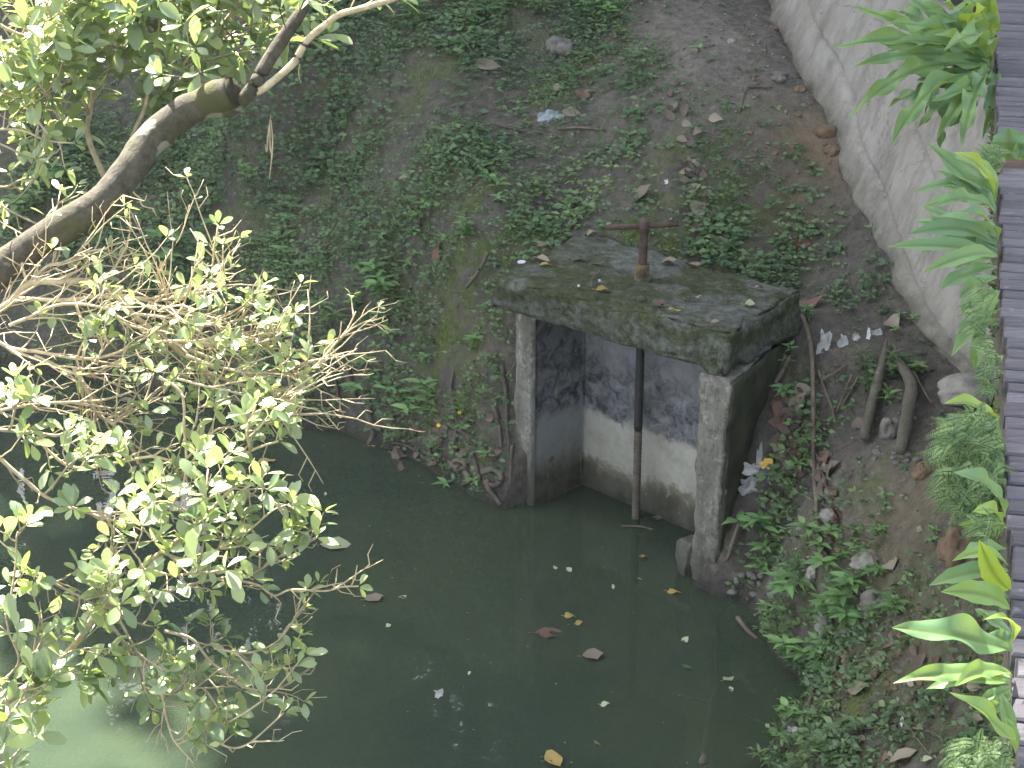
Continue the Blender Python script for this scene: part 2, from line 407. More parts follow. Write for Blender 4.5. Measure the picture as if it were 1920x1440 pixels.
PTS = [tuple(at(a, b, z)) for a, b, z in CP] + [(*at(a, b, 0)[:2], z) for a, b, z in BED] + [
 (-6,14,2.6),(0,14.5,2.6),(5,14,2.8),(-12,22,5.5),(0,25,6.5),(12,22,6),(-25,40,12),(0,50,14),(25,40,12),(-8,9,.8),(-16,10,2),(-40,5,4),
 (-6,4,-.7),(-5,0,-.7),(0,0,-.7),(0,-10,-.7),(-10,-5,-.7),(-25,-20,.8),(0,-30,1),(25,-25,2),(3,8,1.25),(5,9,1.5),(2.2,6,.95),(2.2,3,.6),
 (4,0,.6),(10,5,1.6),(40,0,4),(70,70,14),(-70,70,14),(70,-70,4),(-70,-70,4),(3.5,11,1.5)]
PTS += [(1.292,8.168,1.04),(1.223,8.052,.93),(1.156,7.939,.81),(1.076,7.804,.68),(1.019,7.708,.565),(.982,7.646,.465),(.951,7.593,.32),(.929,7.556,.14)]
PTS = np.array(PTS)
def tps(r2): return np.where(r2 > 1e-12, r2 * np.log(np.maximum(r2, 1e-12)), 0)
def _fit():
    X = PTS[:, :2]; n = len(X); D = ((X[:, None] - X[None]) ** 2).sum(-1)
    A = np.zeros((n + 3, n + 3)); A[:n, :n] = tps(D) + np.eye(n) * .03; A[:n, n] = 1; A[:n, n + 1:] = X; A[n, :n] = 1; A[n + 1:, :n] = X.T
    return np.linalg.solve(A, np.concatenate([PTS[:, 2], np.zeros(3)]))
WT = _fit()
_ph = rng.random((10, 4)) * 6.28
def bumps(x, y):
    z = 0
    for i, (f, a) in enumerate([(5, .014), (7.3, .012), (11, .009), (17, .007), (26, .005), (41, .0035), (63, .0025)]):
        c, s_ = math.cos(_ph[i, 0]), math.sin(_ph[i, 0])
        z = z + a * np.sin(f * (c * x + s_ * y) + _ph[i, 1]) * np.sin(f * 1.1 * (-s_ * x + c * y) + _ph[i, 2])
    return z
def terrain(x, y, rough=True):
    x = np.atleast_1d(np.asarray(x, float)); y = np.atleast_1d(np.asarray(y, float)); sh = x.shape; x = x.ravel(); y = y.ravel()
    z = np.empty_like(x)
    for i in range(0, len(x), 20000):
        xs, ys = x[i:i + 20000], y[i:i + 20000]
        r2 = (xs[:, None] - PTS[None, :, 0]) ** 2 + (ys[:, None] - PTS[None, :, 1]) ** 2
        z[i:i + 20000] = tps(r2) @ WT[:-3] + WT[-3] + WT[-2] * xs + WT[-1] * ys
    if rough: z = z + bumps(x, y) * np.where(z > -.05, 1, .4)
    a, b = sl_inv(x, y)
    inside = (a > -.03) & (a < 1.05) & (b > -.9) & (b < .40)
    z = np.where(inside, np.minimum(z, -.45), z)
    front = (a > -.06) & (a < 1.05) & (b > -.9) & (b < -.02)
    z = np.where(front, np.minimum(z, -.3), z)
    under = (a > -.16) & (a < 1.14) & (b > .36) & (b < .62)
    z = np.where(under, np.minimum(z, .95), z)
    return z.reshape(sh)
def tz(x, y): return float(terrain(x, y)[0])
def hit(px, py, water=True):
    d = ray(px, py); t = np.linspace(4.5, 16, 700); P = O_CAM[None] + d[None] * t[:, None]
    z = terrain(P[:, 0], P[:, 1])
    if water: z = np.maximum(z, 0)
    below = np.nonzero(P[:, 2] < z)[0]
    if len(below) == 0: return P[-1]
    i = max(below[0], 1); f0 = P[i - 1, 2] - z[i - 1]; f1 = P[i, 2] - z[i]
    p = P[i - 1] + (P[i] - P[i - 1]) * (f0 / (f0 - f1 + 1e-9)); return p
def tnormal(x, y, e=.04):
    zz = terrain(np.array([x - e, x + e, x, x]), np.array([y, y, y - e, y + e]), False)
    return unit(np.array([-(zz[1] - zz[0]) / (2 * e), -(zz[3] - zz[2]) / (2 * e), 1.0]))
def blobs(lst): 
    out = []
    for px, py, r, wgt in lst:
        p = hit(px, py); out.append((p[0], p[1], r, wgt))
    return out
def blobval(B, x, y):
    v = np.zeros_like(x)
    for bx, by, r, wgt in B: v = np.maximum(v, wgt * np.exp(-((x - bx) ** 2 + (y - by) ** 2) / (r * r)))
    return v

COVER = blobs([(60,330,.7,1),(200,480,.6,1),(300,330,.6,1),(450,300,.5,1),(400,450,.6,1),(550,400,.5,1),(650,330,.35,.8),(600,520,.5,1),(750,450,.45,1),(700,600,.4,1),
 (850,550,.35,1),(850,690,.3,1),(750,720,.3,.9),(900,790,.22,.9),(640,650,.35,1),(940,430,.3,.8),(850,370,.4,.75),(520,560,.5,1),(600,700,.3,.9),
 (760,20,.6,1),(950,10,.55,1),(1080,60,.35,.9),(690,110,.4,.9),(1090,140,.3,.85),(1130,120,.25,.8),(560,60,.6,.9),(1200,140,.2,.6),
 (700,200,.5,.45),(830,280,.5,.3),(1000,330,.45,.42),(1120,330,.4,.5),(1230,330,.3,.45),(1280,390,.3,.6),(1340,370,.3,.55),(1370,420,.25,.85),(1300,440,.25,.8),
 (1430,490,.2,.9),(1050,200,.5,.35),(1600,560,.14,.7),(1480,480,.2,.8),(1640,520,.15,.5),
 (1490,1100,.18,.9),(1550,1250,.2,.9),(1510,1330,.22,1),(1590,1290,.18,.8),(1470,1410,.2,1),(1570,1400,.2,.9),(1650,1170,.15,.7),(1710,1240,.2,.6),(1480,720,.12,.9),
 (1500,830,.12,.8),(1470,900,.1,.9),(1530,1010,.12,.9),(1640,1380,.18,.6),(1740,1330,.15,.6),(1440,1040,.12,.8),(1590,1120,.15,.9),(1690,690,.07,.9),(1640,700,.08,.8),(1860,1340,.2,.7)])
MOSS = blobs([(1000,440,.25,1),(920,400,.3,1),(940,500,.2,1),(850,540,.3,1),(880,640,.25,1),(820,150,.25,.7),(830,330,.3,.8),(1090,120,.2,.9),(1050,170,.2,.7),(1330,310,.35,.8),
 (1350,420,.3,.9),(1200,430,.2,1),(1250,470,.2,1),(1560,1340,.3,1),(1500,1400,.3,1),(1660,870,.1,.9),(1700,1260,.25,.6),(500,450,.8,.6),(1640,1200,.3,.6),(1800,1300,.3,.7),(1560,1010,.2,.5)])
OCHRE = blobs([(1510,260,.22,.95),(1540,300,.2,.9),(1480,220,.2,.5),(1500,360,.2,.5),(1700,960,.25,.45),(1760,900,.2,.6),(1650,1040,.2,.35),(1730,1180,.2,.3)])
PALE_SOIL_VEIL = blobs([(1300,80,.5,.9),(1260,40,.35,.7),(1400,150,.3,.7),(1340,200,.25,.5),(1450,60,.3,.6),(1620,960,.2,.25),(1690,880,.15,.2)])  # bare pale soil; upper right blobs also paint in a sunlit veil

def build_ground():
    def axis(lo, hi, step, far_lo, far_hi):
        c = np.arange(lo, hi + 1e-6, step); 
        def out(d):
            r = []; s = step; p = 0
            while p < d: s *= 1.22; p += s; r.append(p)
            return np.array(r)
        return np.concatenate([(lo - out(lo - far_lo))[::-1], c, hi + out(far_hi - hi)])
    xs = axis(-3.0, 3.0, .022, -90, 90); ys = axis(5.0, 12.0, .026, -90, 90)
    X, Y = np.meshgrid(xs, ys); Z = terrain(X, Y)
    V = np.stack([X.ravel(), Y.ravel(), Z.ravel()], 1); nx = len(xs); ny = len(ys)
    idx = np.arange(nx * ny).reshape(ny, nx)
    Fc = np.stack([idx[:-1, :-1], idx[:-1, 1:], idx[1:, 1:], idx[1:, :-1]], -1).reshape(-1, 4).tolist()
    x, y, z = V.T
    A = dict(moss=np.maximum(blobval(MOSS, x, y), .9 * blobval(COVER, x, y) * .6), ochre=blobval(OCHRE, x, y), pale=blobval(PALE_SOIL_VEIL, x, y),
             wet=np.clip((.10 - z) / .10, 0, 1) * .85)
    o = mesh_obj("ground", V, Fc, M["earth"], smooth=True, attrs=A)
    tag(o, "muddy sloping earth bank around the pond", "ground", kind="structure")
build_ground()

w_ = mesh_obj("water", [(-60,-60,0),(60,-60,0),(60,60,0),(-60,60,0)], [(0,1,2,3)], M["water"])
tag(w_, "still dark green pond water", "water", kind="structure")

# ------------------------------------------------------------------ sluice
def rough_box(c8, res, r=.02, amp=.004, rvar=.6, seed=0.0, ns=14):
    """c8[(u,v,w)] corner points; eroded edges of radius r"""
    nx, ny, nz_ = res; C8 = {k: np.asarray(v, float) for k, v in c8.items()}
    def tri(u, v, w_):
        p = np.zeros(3)
        for (a, b, c), q in C8.items(): p += q * (u if a else 1 - u) * (v if b else 1 - v) * (w_ if c else 1 - w_)
        return p
    ax = [C8[(1,0,0)] - C8[(0,0,0)], C8[(0,1,0)] - C8[(0,0,0)], C8[(0,0,1)] - C8[(0,0,0)]]
    Ls = [np.linalg.norm(a) for a in ax]; U = [a / l for a, l in zip(ax, Ls)]
    ids = {}; V = []; Fc = []
    def vid(i, j, k):
        if (i, j, k) in ids: return ids[(i, j, k)]
        t = (i / nx, j / ny, k / nz_); p = tri(*t)
        d = [min(t[q], 1 - t[q]) * Ls[q] for q in range(3)]; sg = [1 if t[q] < .5 else -1 for q in range(3)]
        q0 = p.copy(); rr = r * (1 + rvar * 2 * nz(p, 6, seed)); rr = max(rr, .002)
        for q in range(3):
            if d[q] < 1e-6:
                o = [x for x in range(3) if x != q]; d2 = min(d[o[0]], d[o[1]])
                if d2 < rr: q0 = q0 + U[q] * sg[q] * rr * (1 - math.sqrt(max(0, 1 - (1 - d2 / rr) ** 2))) * .9
        q0 = q0 + amp * np.array([nz(p, ns, seed + 3), nz(p, ns, seed + 7), nz(p, ns, seed + 11)]) * 1.6
        ids[(i, j, k)] = len(V); V.append(q0); return ids[(i, j, k)]
    for i in range(nx):
        for j in range(ny):
            for k in (0, nz_):
                f = (vid(i, j, k), vid(i + 1, j, k), vid(i + 1, j + 1, k), vid(i, j + 1, k)); Fc.append(f if k else f[::-1])
    for i in range(nx):
        for k in range(nz_):
            for j in (0, ny):
                f = (vid(i, j, k), vid(i + 1, j, k), vid(i + 1, j, k + 1), vid(i, j, k + 1)); Fc.append(f[::-1] if j else f)
    for j in range(ny):
        for k in range(nz_):
            for i in (0, nx):
                f = (vid(i, j, k), vid(i, j + 1, k), vid(i, j + 1, k + 1), vid(i, j, k + 1)); Fc.append(f if i else f[::-1])
    return V, Fc
def sbox(a0, a1, b0, b1, z0, z1):
    return {(i, j, k): sl((a0, a1)[i], (b0, b1)[j], (z0, z1)[k]) for i in (0, 1) for j in (0, 1) for k in (0, 1)}

SL = empty("sluice_gate", tuple(sl(.5, .2, 0)))
tag(SL, "old mossy concrete sluice box with a rusty T handle standing in the pond edge", "sluice gate")
V, Fc = rough_box(sbox(-.135, 0, 0, .34, -.5, 1.02), (8, 16, 60), .012, .004, .8, 1.0)
mesh_obj("side_wall", V, Fc, M["pillar"], SL, True)
# stained inner face of the left wall: a thin plaster skin 3 mm proud
V, Fc = rough_box(sbox(0.0005, .004, .006, .338, -.5, 1.0), (1, 16, 50), .001, .001, .3, 2.0)
mesh_obj("side_wall_plaster", V, Fc, M["inner_dark"], SL, True)
V, Fc = rough_box(sbox(-.135, 1.025, .345, .47, -.5, 1.02), (60, 6, 50), .008, .004, .5, 3.0)
mesh_obj("back_wall", V, Fc, M["inner"], SL, True)
c8 = sbox(.985, 1.165, 0, .342, -.4, .99)
c8[(1,0,0)] = sl(1.125, 0.0, -.4); c8[(1,1,0)] = sl(1.05, .342, -.4); c8[(1,1,1)] = sl(1.062, .342, .99)
V, Fc = rough_box(c8, (12, 20, 60), .016, .006, .9, 4.0)
mesh_obj("pillar", V, Fc, M["pillar"], SL, True)
c8 = {(i, j, k): sl((1.150, .972)[j] + .022 * i - (.042 if (k == 0 and not j) else 0), (.012, .62)[j], (-.3, .985)[k]) for i in (0, 1) for j in (0, 1) for k in (0, 1)}
V, Fc = rough_box(c8, (2, 40, 50), .004, .006, .5, 5.0)
mesh_obj("outer_wall", V, Fc, M["outer"], SL, True)
V, Fc = rough_box(sbox(.885, .982, -.004, .12, -.35, .155), (8, 8, 22), .03, .012, .9, 6.0, 9)
mesh_obj("broken_footing", V, Fc, M["pillar"], SL, True)
ZT = 1.2
def pz(px, py, z): return at(px, py, z)
c8 = {(0,0,1): pz(918,520,ZT), (1,0,1): sl(1.125,.05,1.195), (0,1,1): pz(1088,430,ZT), (1,1,1): pz(1504,542,ZT-.005),
      (0,0,0): pz(918,577,1.03), (1,0,0): sl(1.105,.02,.995), (0,1,0): pz(1088,430,ZT) + np.array([0,0,-.2]), (1,1,0): sl(1.03,.69,.995)}
V, Fc = rough_box(c8, (90, 60, 20), .045, .008, .9, 8.0, 10)
slab = mesh_obj("cover_slab", np.array(V) , Fc, M["slab"], SL, True)
# shift the slab's own origin so that its material reads height above its underside
off = Vector((0, 0, 1.02)); slab.data.transform(Matrix.Translation(-off)); slab.location = off

# valve stem with handle and collar
VS = sl(.425, .262, 0)
P0 = np.array([VS[0], VS[1], 0])
def vert_tube(z0, z1, r, sides=14, n=2, thread=0, rough=0.0):
    if not thread:
        P = [P0 + np.array([0, 0, z]) for z in np.linspace(z0, z1, n)]; return tube(P, r, sides, rough)
    zs = np.arange(z0, z1, thread / 2); P = [P0 + np.array([0, 0, z]) for z in zs]
    return tube(P, [r * (1.06 if i % 2 else .93) for i in range(len(zs))], sides)
V, Fc = vert_tube(.46, 1.08, .0200, n=20); st = mesh_obj("valve_stem", V, Fc, M["black_steel"], SL, True)
V, Fc = vert_tube(-.35, .46, .0190, thread=.02); mesh_obj("threaded_rod", V, Fc, M["root"], SL, True)
V, Fc = vert_tube(1.26, 1.475, .0198, thread=.018); mesh_obj("upper_stem", V, Fc, M["rust"], SL, True)
mb = MB(); mb.add(*vert_tube(1.195, 1.275, .031, 16, 6, rough=.06)); mb.add(*vert_tube(1.185, 1.215, .042, 16, 4, rough=.2))
mb.build("collar", M["collar"], SL, True)
hz = 1.455; hc = P0 + np.array([0, 0, hz]); hd = unit(np.array([1.0, .10, .0]))
mb = MB(); mb.add(*tube([hc - hd * .165 + np.array([0,0,-.004]), hc - hd * .08, hc, hc + hd * .08, hc + hd * .155 + np.array([0,0,.004])], .0125, 10, .12))
mb.add(*tube([hc + np.array([0,0,-.03]), hc + np.array([0,0,.028]), hc + np.array([0,0,.032])], [.027, .024, .012], 10, .1))
mb.build("handle", M["rust"], SL, True)

# ------------------------------------------------------------------ deck frame of reference
DZ = 2.4
Dp = at(1905, 1440, DZ)[:2]; Dq = at(1865, 0, DZ)[:2]; Dd = unit(Dq - Dp); Dn = np.array([Dd[1], -Dd[0]])   # along, to the right
def deck(s, r, z): p = Dp + Dd * s + Dn * r; return np.array([p[0], p[1], z])
def deck_s(py): 
    p = at(1890, py, DZ)[:2]; return float((p - Dp) @ Dd)

# ------------------------------------------------------------------ retaining wall
def build_wall():
    px = [(1400,-190),(1425,-70),(1440,0),(1462,55),(1500,140),(1545,205),(1575,290),(1600,365),(1640,440),(1668,505),(1700,570),(1740,630),(1800,700),(1860,752),(1930,790)]
    base = spline([hit(*p) for p in px], 90); zs = base[:, 2].copy()
    base[:, 0] += [.025 * nz(p, 4.0, 9) for p in base]
    NT = 120; V = []; Fc = []; dirv = np.array([.36, .08, 1.0]); n = len(base); foot = []
    for i, b in enumerate(base):
        s = i / (n - 1)
        H = min(2.28 - b[2], 1.6) + .25
        for k in range(NT + 1):
            t = k / NT * H - .25
            p = b + dirv * t
            jag = .03 * nz((i * .22, 3, 5), 1) if k == 0 else 0
            g = 0
            # form-board joints: long shallow steps falling to the right
            for off, dep in ((.30, .016), (.62, .013)):
                dd = (t - (off - .32 * s + .015 * nz((s * 9, off * 7, 0), 1)))
                if 0 < dd < .028: g += dep * 1.5 * (1 - abs(dd - .010) / .018)
                if dd >= .028: g += dep * .25
            p = p + np.array([1, .2, 0]) * (g + .006 * nz(p, 3, 2) + .004 * nz(p, 17, 4))
            if 0 < t < .12: p = p + np.array([-.03 * (1 - t / .12), 0, 0]) * (.4 + nz(p, 7, 8))
            V.append(p); foot.append(max(0, 1 - max(t, 0) / .14))
    for i in range(n - 1):
        for k in range(NT):
            a = i * (NT + 1) + k; Fc.append((a, a + NT + 1, a + NT + 2, a + 1))
    # thickness: a back sheet and caps
    m0 = len(V); Vb = [np.asarray(p) + np.array([.16, .05, -.02]) for p in V]; V += Vb
    Fc += [tuple(m0 + q for q in f[::-1]) for f in Fc]
    for i in range(n - 1):
        for k in (0, NT):
            a = i * (NT + 1) + k; f = (a, a + m0, a + NT + 1 + m0, a + NT + 1); Fc.append(f if k == 0 else f[::-1])
    for i in (0, n - 1):
        for k in range(NT):
            a = i * (NT + 1) + k; f = (a, a + 1, a + 1 + m0, a + m0); Fc.append(f if i else f[::-1])
    o = mesh_obj("retaining_wall", V, Fc, M["retain"], None, True, {"foot": foot + foot})
    tag(o, "weathered grey concrete retaining wall rising from the earth bank below the boardwalk", "wall")
build_wall()

# ------------------------------------------------------------------ boardwalk
BW = empty("boardwalk", tuple(deck(2, .8, 0))); tag(BW, "weathered grey violet plank boardwalk running along the right edge above the bank", "boardwalk")
PW = .0716; gap_lo, gap_hi = deck_s(309), deck_s(262)
mb = MB(); s = -3.0
def obox(mb, s0, s1, r0, r1, z0, z1, tint=0.0):
    V = [deck(a, r, z) for z in (z0, z1) for a, r in ((s0, r0), (s0, r1), (s1, r1), (s1, r0))]
    e = .003
    mb.add(V, [(0,1,2,3),(4,7,6,5),(0,4,5,1),(1,5,6,2),(2,6,7,3),(3,7,4,0)], tint)
while s < 13:
    if not (gap_lo - .02 < s + PW / 2 < gap_hi):
        g = random.choice([.004, .006, .008, .012]); j = random.uniform(-.008, .008); dz = random.uniform(-.002, .002); q = random.uniform(-.002, .002)
        a0, a1, r0, r1, z0, z1 = s, s + PW - g, j, 1.7 + j, DZ - .035, DZ + dz; b = .004
        V = [deck(a0, r0, z0), deck(a0, r1, z0), deck(a1, r1, z0), deck(a1, r0, z0),
             deck(a0, r0, z1 - b), deck(a0, r1, z1 - b), deck(a1, r1, z1 - b), deck(a1, r0, z1 - b),
             deck(a0 + b, r0 + b, z1 + q), deck(a0 + b, r1 - b, z1), deck(a1 - b, r1 - b, z1), deck(a1 - b, r0 + b, z1 - q)]
        mb.add(V, [(3,2,1,0),(0,1,5,4),(1,2,6,5),(2,3,7,6),(3,0,4,7),(4,5,9,8),(5,6,10,9),(6,7,11,10),(7,4,8,11),(8,9,10,11)], random.random())
    s += PW
mb.build("decking", M["deck"], BW)
mb = MB()
for s0, s1 in ((-3.0, gap_lo - .01), (gap_hi + .02, 12.9)):
    n = 60
    P = [deck(a, .018 + .010 * nz((a * 3, 1, 2), 1), DZ - .10) for a in np.linspace(s0, s1, n)]
    V = []; 
    for i, p in enumerate(P):
        for r, z in ((0, -.1), (0, .055), (.06, .055), (.06, -.1)): 
            V.append(p + np.array([Dn[0] * r - Dn[0] * .022, Dn[1] * r - Dn[1] * .022, z + .004 * nz((i, r, z), .9)]))
    Fs = []
    for i in range(n - 1):
        for k in range(4):
            a = i * 4 + k; b = i * 4 + (k + 1) % 4; Fs.append((a, b, b + 4, a + 4))
    Fs += [(3,2,1,0), tuple((n - 1) * 4 + k for k in range(4))]
    mb.add(V, Fs, .6)
mb.build("edge_beam", M["beam"], BW)
mb = MB(); obox(mb, gap_lo + .02, gap_hi - .02, .01, 1.6, DZ - .10, DZ - .06, .8); mb.build("cross_board", M["board"], BW)
for sx in (0, 3, 6, 9):
    p = deck(sx, .75, 0); g = tz(p[0], p[1]) - .2
    mb = MB(); obox(mb, sx - .06, sx + .06, .7, .82, g, DZ - .11, .5); mb.build("support_post", M["beam"], BW)
# moss along the beam
lb = LB(); N = 2600
ss = rng.uniform(-.3, 8.5, N); ok = (np.sin(ss * 2.1) + np.sin(ss * 5.3 + 1) + rng.normal(0, .7, N)) > -.2; ss = ss[ok]; N = len(ss)
zz = DZ - .045 - rng.random(N) ** 1.5 * .15
B = np.array([deck(a, -.006 - .012 * rng.random(), z) for a, z in zip(ss, zz)])
d = rng.normal(0, .6, (N, 3)) + np.array([-Dn[0], -Dn[1], .2]); up = rng.normal(0, .5, (N, 3)) + np.array([0, 0, 1])
lb.add(*leaf_batch(B, d, up, rng.uniform(.008, .022, N), rng.uniform(.006, .012, N)))
lb.build("moss", M["moss"], BW)

# ------------------------------------------------------------------ ferns on the boardwalk edge
def frond_geo(base, tip, width, arch=.12, wave=.25, tint=.4, face=None, freq=None):
    base = np.asarray(base, float); tip = np.asarray(tip, float); L = np.linalg.norm(tip - base); n = 26; cols = 7
    ax = unit(tip - base); toc = unit(O_CAM - base); face = unit(toc * .75 + np.array([0, 0, .8]) + rng.normal(0, .22, 3)) if face is None else face
    side = unit(np.cross(ax, face)); nn = np.cross(side, ax); ph = rng.random() * 6; fr = freq or rng.uniform(9, 15)
    ts = np.linspace(0, 1, n); wp = np.interp(ts, [0, .08, .25, .5, .75, .9, 1], [.16, .34, .78, 1, .76, .36, .02])
    V = []; A = []; R = []; bend = rng.uniform(-.08, .08)
    for i, t in enumerate(ts):
        c = base + ax * L * t + nn * (arch * L * 4 * t * (1 - t)) + side * bend * L * math.sin(math.pi * t)
        for j in range(cols):
            q = (j / (cols - 1) - .5) * 2; e = abs(q)
            wv = wave * width * wp[i] * e * e * math.sin(fr * t + ph + (1.3 if q > 0 else 0))
            V.append(c + side * q * width * .5 * wp[i] * (1 + .025 * math.sin(3 * fr * t + ph)) + nn * (wv + .22 * width * wp[i] * e))
            A.append(min(1, max(0, tint + .25 * max(0, t - .7) + .08 * e + rng.normal(0, .01)))); R.append(.8 if j == cols // 2 else 0)
    Fc = [(i * cols + j, i * cols + j + 1, (i + 1) * cols + j + 1, (i + 1) * cols + j) for i in range(n - 1) for j in range(cols - 1)]
    return V, Fc, A, R
def fern(label, specs, name="birdsnest_fern"):
    b0 = specs[0][:2]; root = None
    for (bx, by, tx, ty, wpx, tint, dd) in specs:
        Bd = depth_of(np.append(Dp + Dd * deck_s(max(by, -60)) + Dn * 0, DZ)) - .02
        if root is None:
            root = empty(name, tuple(atd(bx, by, Bd))); tag(root, label, "fern", "ferns growing on the boardwalk edge")
        B = atd(bx, by, Bd); T = atd(tx, ty, Bd * (1 + dd)); wd = wpx * Bd / F * 1.08
        V, Fc, A, R = frond_geo(B, T, wd * (.86 if len(specs) > 20 else 1), rng.uniform(.05, .16), rng.uniform(.3, .6) if len(specs) > 20 else rng.uniform(.08, .24), tint, freq=rng.uniform(14, 24) if len(specs) > 20 else None)
        mesh_obj("frond", V, Fc, M["frond"], root, True, {"tint": A, "rib": R})
    return root
fern("large wavy leaved fern spilling over the grey wall at the top of the boardwalk", [
 (1855,120,1563,90,42,.42,-.01),(1856,118,1655,82,36,.40,-.02),(1856,125,1590,222,38,.42,.0),(1856,130,1668,283,40,.38,-.03),(1858,132,1755,262,36,.36,-.03),(1859,135,1803,280,36,.34,-.05),
 (1855,120,1600,125,32,.30,.02),(1854,125,1640,165,34,.26,.03),(1855,128,1700,215,34,.22,.03),(1856,128,1722,240,30,.20,.02),(1858,130,1782,238,30,.24,.03),(1855,110,1598,12,26,.45,.01),
 (1854,108,1662,18,42,.34,.02),(1854,105,1690,-12,36,.30,.0),(1854,108,1735,20,44,.34,-.02),(1856,110,1655,45,38,.38,-.03),(1857,112,1750,65,40,.42,-.05),(1858,132,1842,262,32,.22,-.04),
 (1856,126,1720,150,40,.28,.02),(1856,124,1690,110,38,.25,.03),(1856,128,1745,190,36,.3,-.04),(1857,115,1770,95,46,.4,-.06),(1857,130,1790,200,32,.18,.04),(1856,120,1640,105,30,.2,.04),
 (1852,92,1848,14,46,.97,-.06),(1856,75,1852,-35,40,.72,-.03),(1852,85,1795,-18,34,.62,-.02),(1850,100,1765,5,36,.55,-.03),(1854,130,1660,205,32,.2,.05),(1856,120,1700,60,36,.22,.04),
 (1857,133,1765,285,28,.2,.04),(1857,133,1735,215,30,.15,.05)])
fern("small fern with one bright upright blade below the large wavy fern", [
 (1864,378,1734,265,28,.36,.0),(1865,380,1788,286,34,.85,-.03),(1864,376,1712,362,24,.30,.0),(1865,375,1745,345,30,.25,.02),(1866,372,1800,330,28,.3,-.02),(1865,378,1770,375,28,.2,.03),(1866,378,1830,295,24,.55,.01),(1866,392,1756,318,34,.3,.02),(1866,386,1728,392,34,.22,.03),(1867,398,1750,388,34,.35,-.02),(1866,370,1775,300,30,.2,.03),(1867,395,1800,350,30,.15,.02)])
fern("glaucous blue green fern halfway down the boardwalk with drooping tips", [
 (1870,478,1665,463,32,.34,-.01),(1868,460,1702,440,38,.12,-.02),(1868,440,1730,388,26,.30,.01),(1870,480,1730,512,34,.42,-.03),(1868,455,1745,410,30,.15,.02),(1870,470,1780,480,36,.15,.03),
 (1869,450,1790,395,30,.25,-.03),(1870,482,1790,505,30,.3,.02),(1868,440,1780,420,30,.1,-.02),(1869,500,1760,545,30,.3,.01),(1869,470,1720,480,34,.2,.03),(1869,460,1750,460,40,.1,.0),(1869,445,1712,415,30,.25,.02),(1870,520,1800,560,30,.2,.02)])
fern("two broad hanging fern leaves below the glaucous fern", [
 (1872,545,1784,668,38,.38,-.02),(1872,560,1830,702,30,.36,.01),(1872,548,1800,590,34,.12,.02)])
fern("single yellow green fern blade above the feathery clump", [(1872,800,1769,757,40,.78,-.02),(1876,812,1830,785,26,.15,.0)])
fern("broad pale fern leaf in front of the feathery clump", [(1882,968,1788,886,52,.28,-.03),(1884,990,1824,960,32,.7,-.03),(1884,985,1797,985,24,.62,-.01)])
fern("cluster of upright yellow green fern blades above the longest horizontal leaf", [
 (1892,1105,1836,1012,44,.88,-.03),(1890,1070,1742,1098,38,.16,.0),(1890,1060,1785,1052,28,.62,-.02),(1893,1140,1764,1110,46,.55,-.02),(1886,1030,1800,1040,30,.3,.02),(1892,1120,1830,1135,26,.2,.02)])
fern("fern with the longest horizontal leaf pointing out over the dirt", [
 (1898,1222,1672,1177,62,.34,-.02),(1896,1205,1844,1162,24,.72,-.04),(1896,1190,1828,1142,26,.25,.02),(1897,1215,1850,1190,36,.2,.0)])
fern("fern with two arching leaves below the longest horizontal leaf", [
 (1894,1275,1675,1281,36,.52,-.01),(1896,1265,1790,1287,36,.60,-.04),(1894,1280,1737,1292,34,.40,.01),(1897,1290,1835,1315,24,.32,.0),(1897,1300,1850,1335,24,.3,.01),(1896,1270,1850,1262,30,.25,.02)])
fern("lowest fern with one leaf slanting down along the boardwalk", [(1903,1412,1780,1298,50,.56,-.03),(1902,1400,1885,1345,24,.5,.0),(1901,1380,1878,1300,26,.2,.0)])
# lone leaf in the gap of the deck
lp = at(1888, 300, DZ - .05); root = empty("seedling", tuple(lp)); tag(root, "single broad leaf growing up through the gap between the deck sections", "plant")
V, Fc, A, R = frond_geo(lp, atd(1891, 238, depth_of(lp) - .03), .15, .1, .1, .18); mesh_obj("leaf", V, Fc, M["frond"], root, True, {"tint": A, "rib": R})
V, Fc, A, R = frond_geo(lp + np.array([.05,0,0]), atd(1909, 252, depth_of(lp) - .03), .11, .1, .1, .4); mesh_obj("leaf", V, Fc, M["frond"], root, True, {"tint": A, "rib": R})

def feather_clump(label, cx, cy, rx, ry, n, size, basex=None):
    Bd = depth_of(np.append(Dp + Dd * deck_s(cy), DZ)); lb = LB(); st = MB()
    root = empty("feathery_fern", tuple(atd(basex or 1880, cy, Bd))); tag(root, label, "fern", "feathery ferns on the boardwalk edge")
    for _ in range(n):
        q = rng.random() * 6.28; r = math.sqrt(rng.random()); dep = Bd + rng.uniform(-.16, .10)
        B = atd(cx + rx * r * math.cos(q) + 14, cy + ry * r * math.sin(q), dep)
        d = unit(np.array([-.8, -.5, .05]) + rng.normal(0, .55, 3)); L = size * rng.uniform(.6, 1.3)
        P = np.array([B + d * L * t + np.array([0, 0, -.25 * L * t * t]) for t in np.linspace(0, 1, 9)])
        st.add(*tube(P[::4], [.0011, .0005], 3)); face = unit(unit(O_CAM - B) + np.array([0, 0, .6]) + rng.normal(0, .3, 3)); sd = unit(np.cross(d, face))
        t = np.repeat(np.linspace(.06, .98, 15), 2); sg = np.tile([1, -1], 15)
        bb = B + d * (L * t)[:, None] + np.array([0, 0, -.25 * L]) * (t * t)[:, None]
        dd = d * .55 + sd * sg[:, None]; ll = L * .24 * (1 - t * .75)
        lb.add(*leaf_batch(bb, dd, np.tile(face, (30, 1)) + rng.normal(0, .45, (30, 3)), ll, ll * .30, 'simple', .1, .15, np.full(30, min(1, max(0, rng.normal(.45, .25))))))
    st.build("stems", M["grass"], root); lb.build("foliage", M["feather"], root)
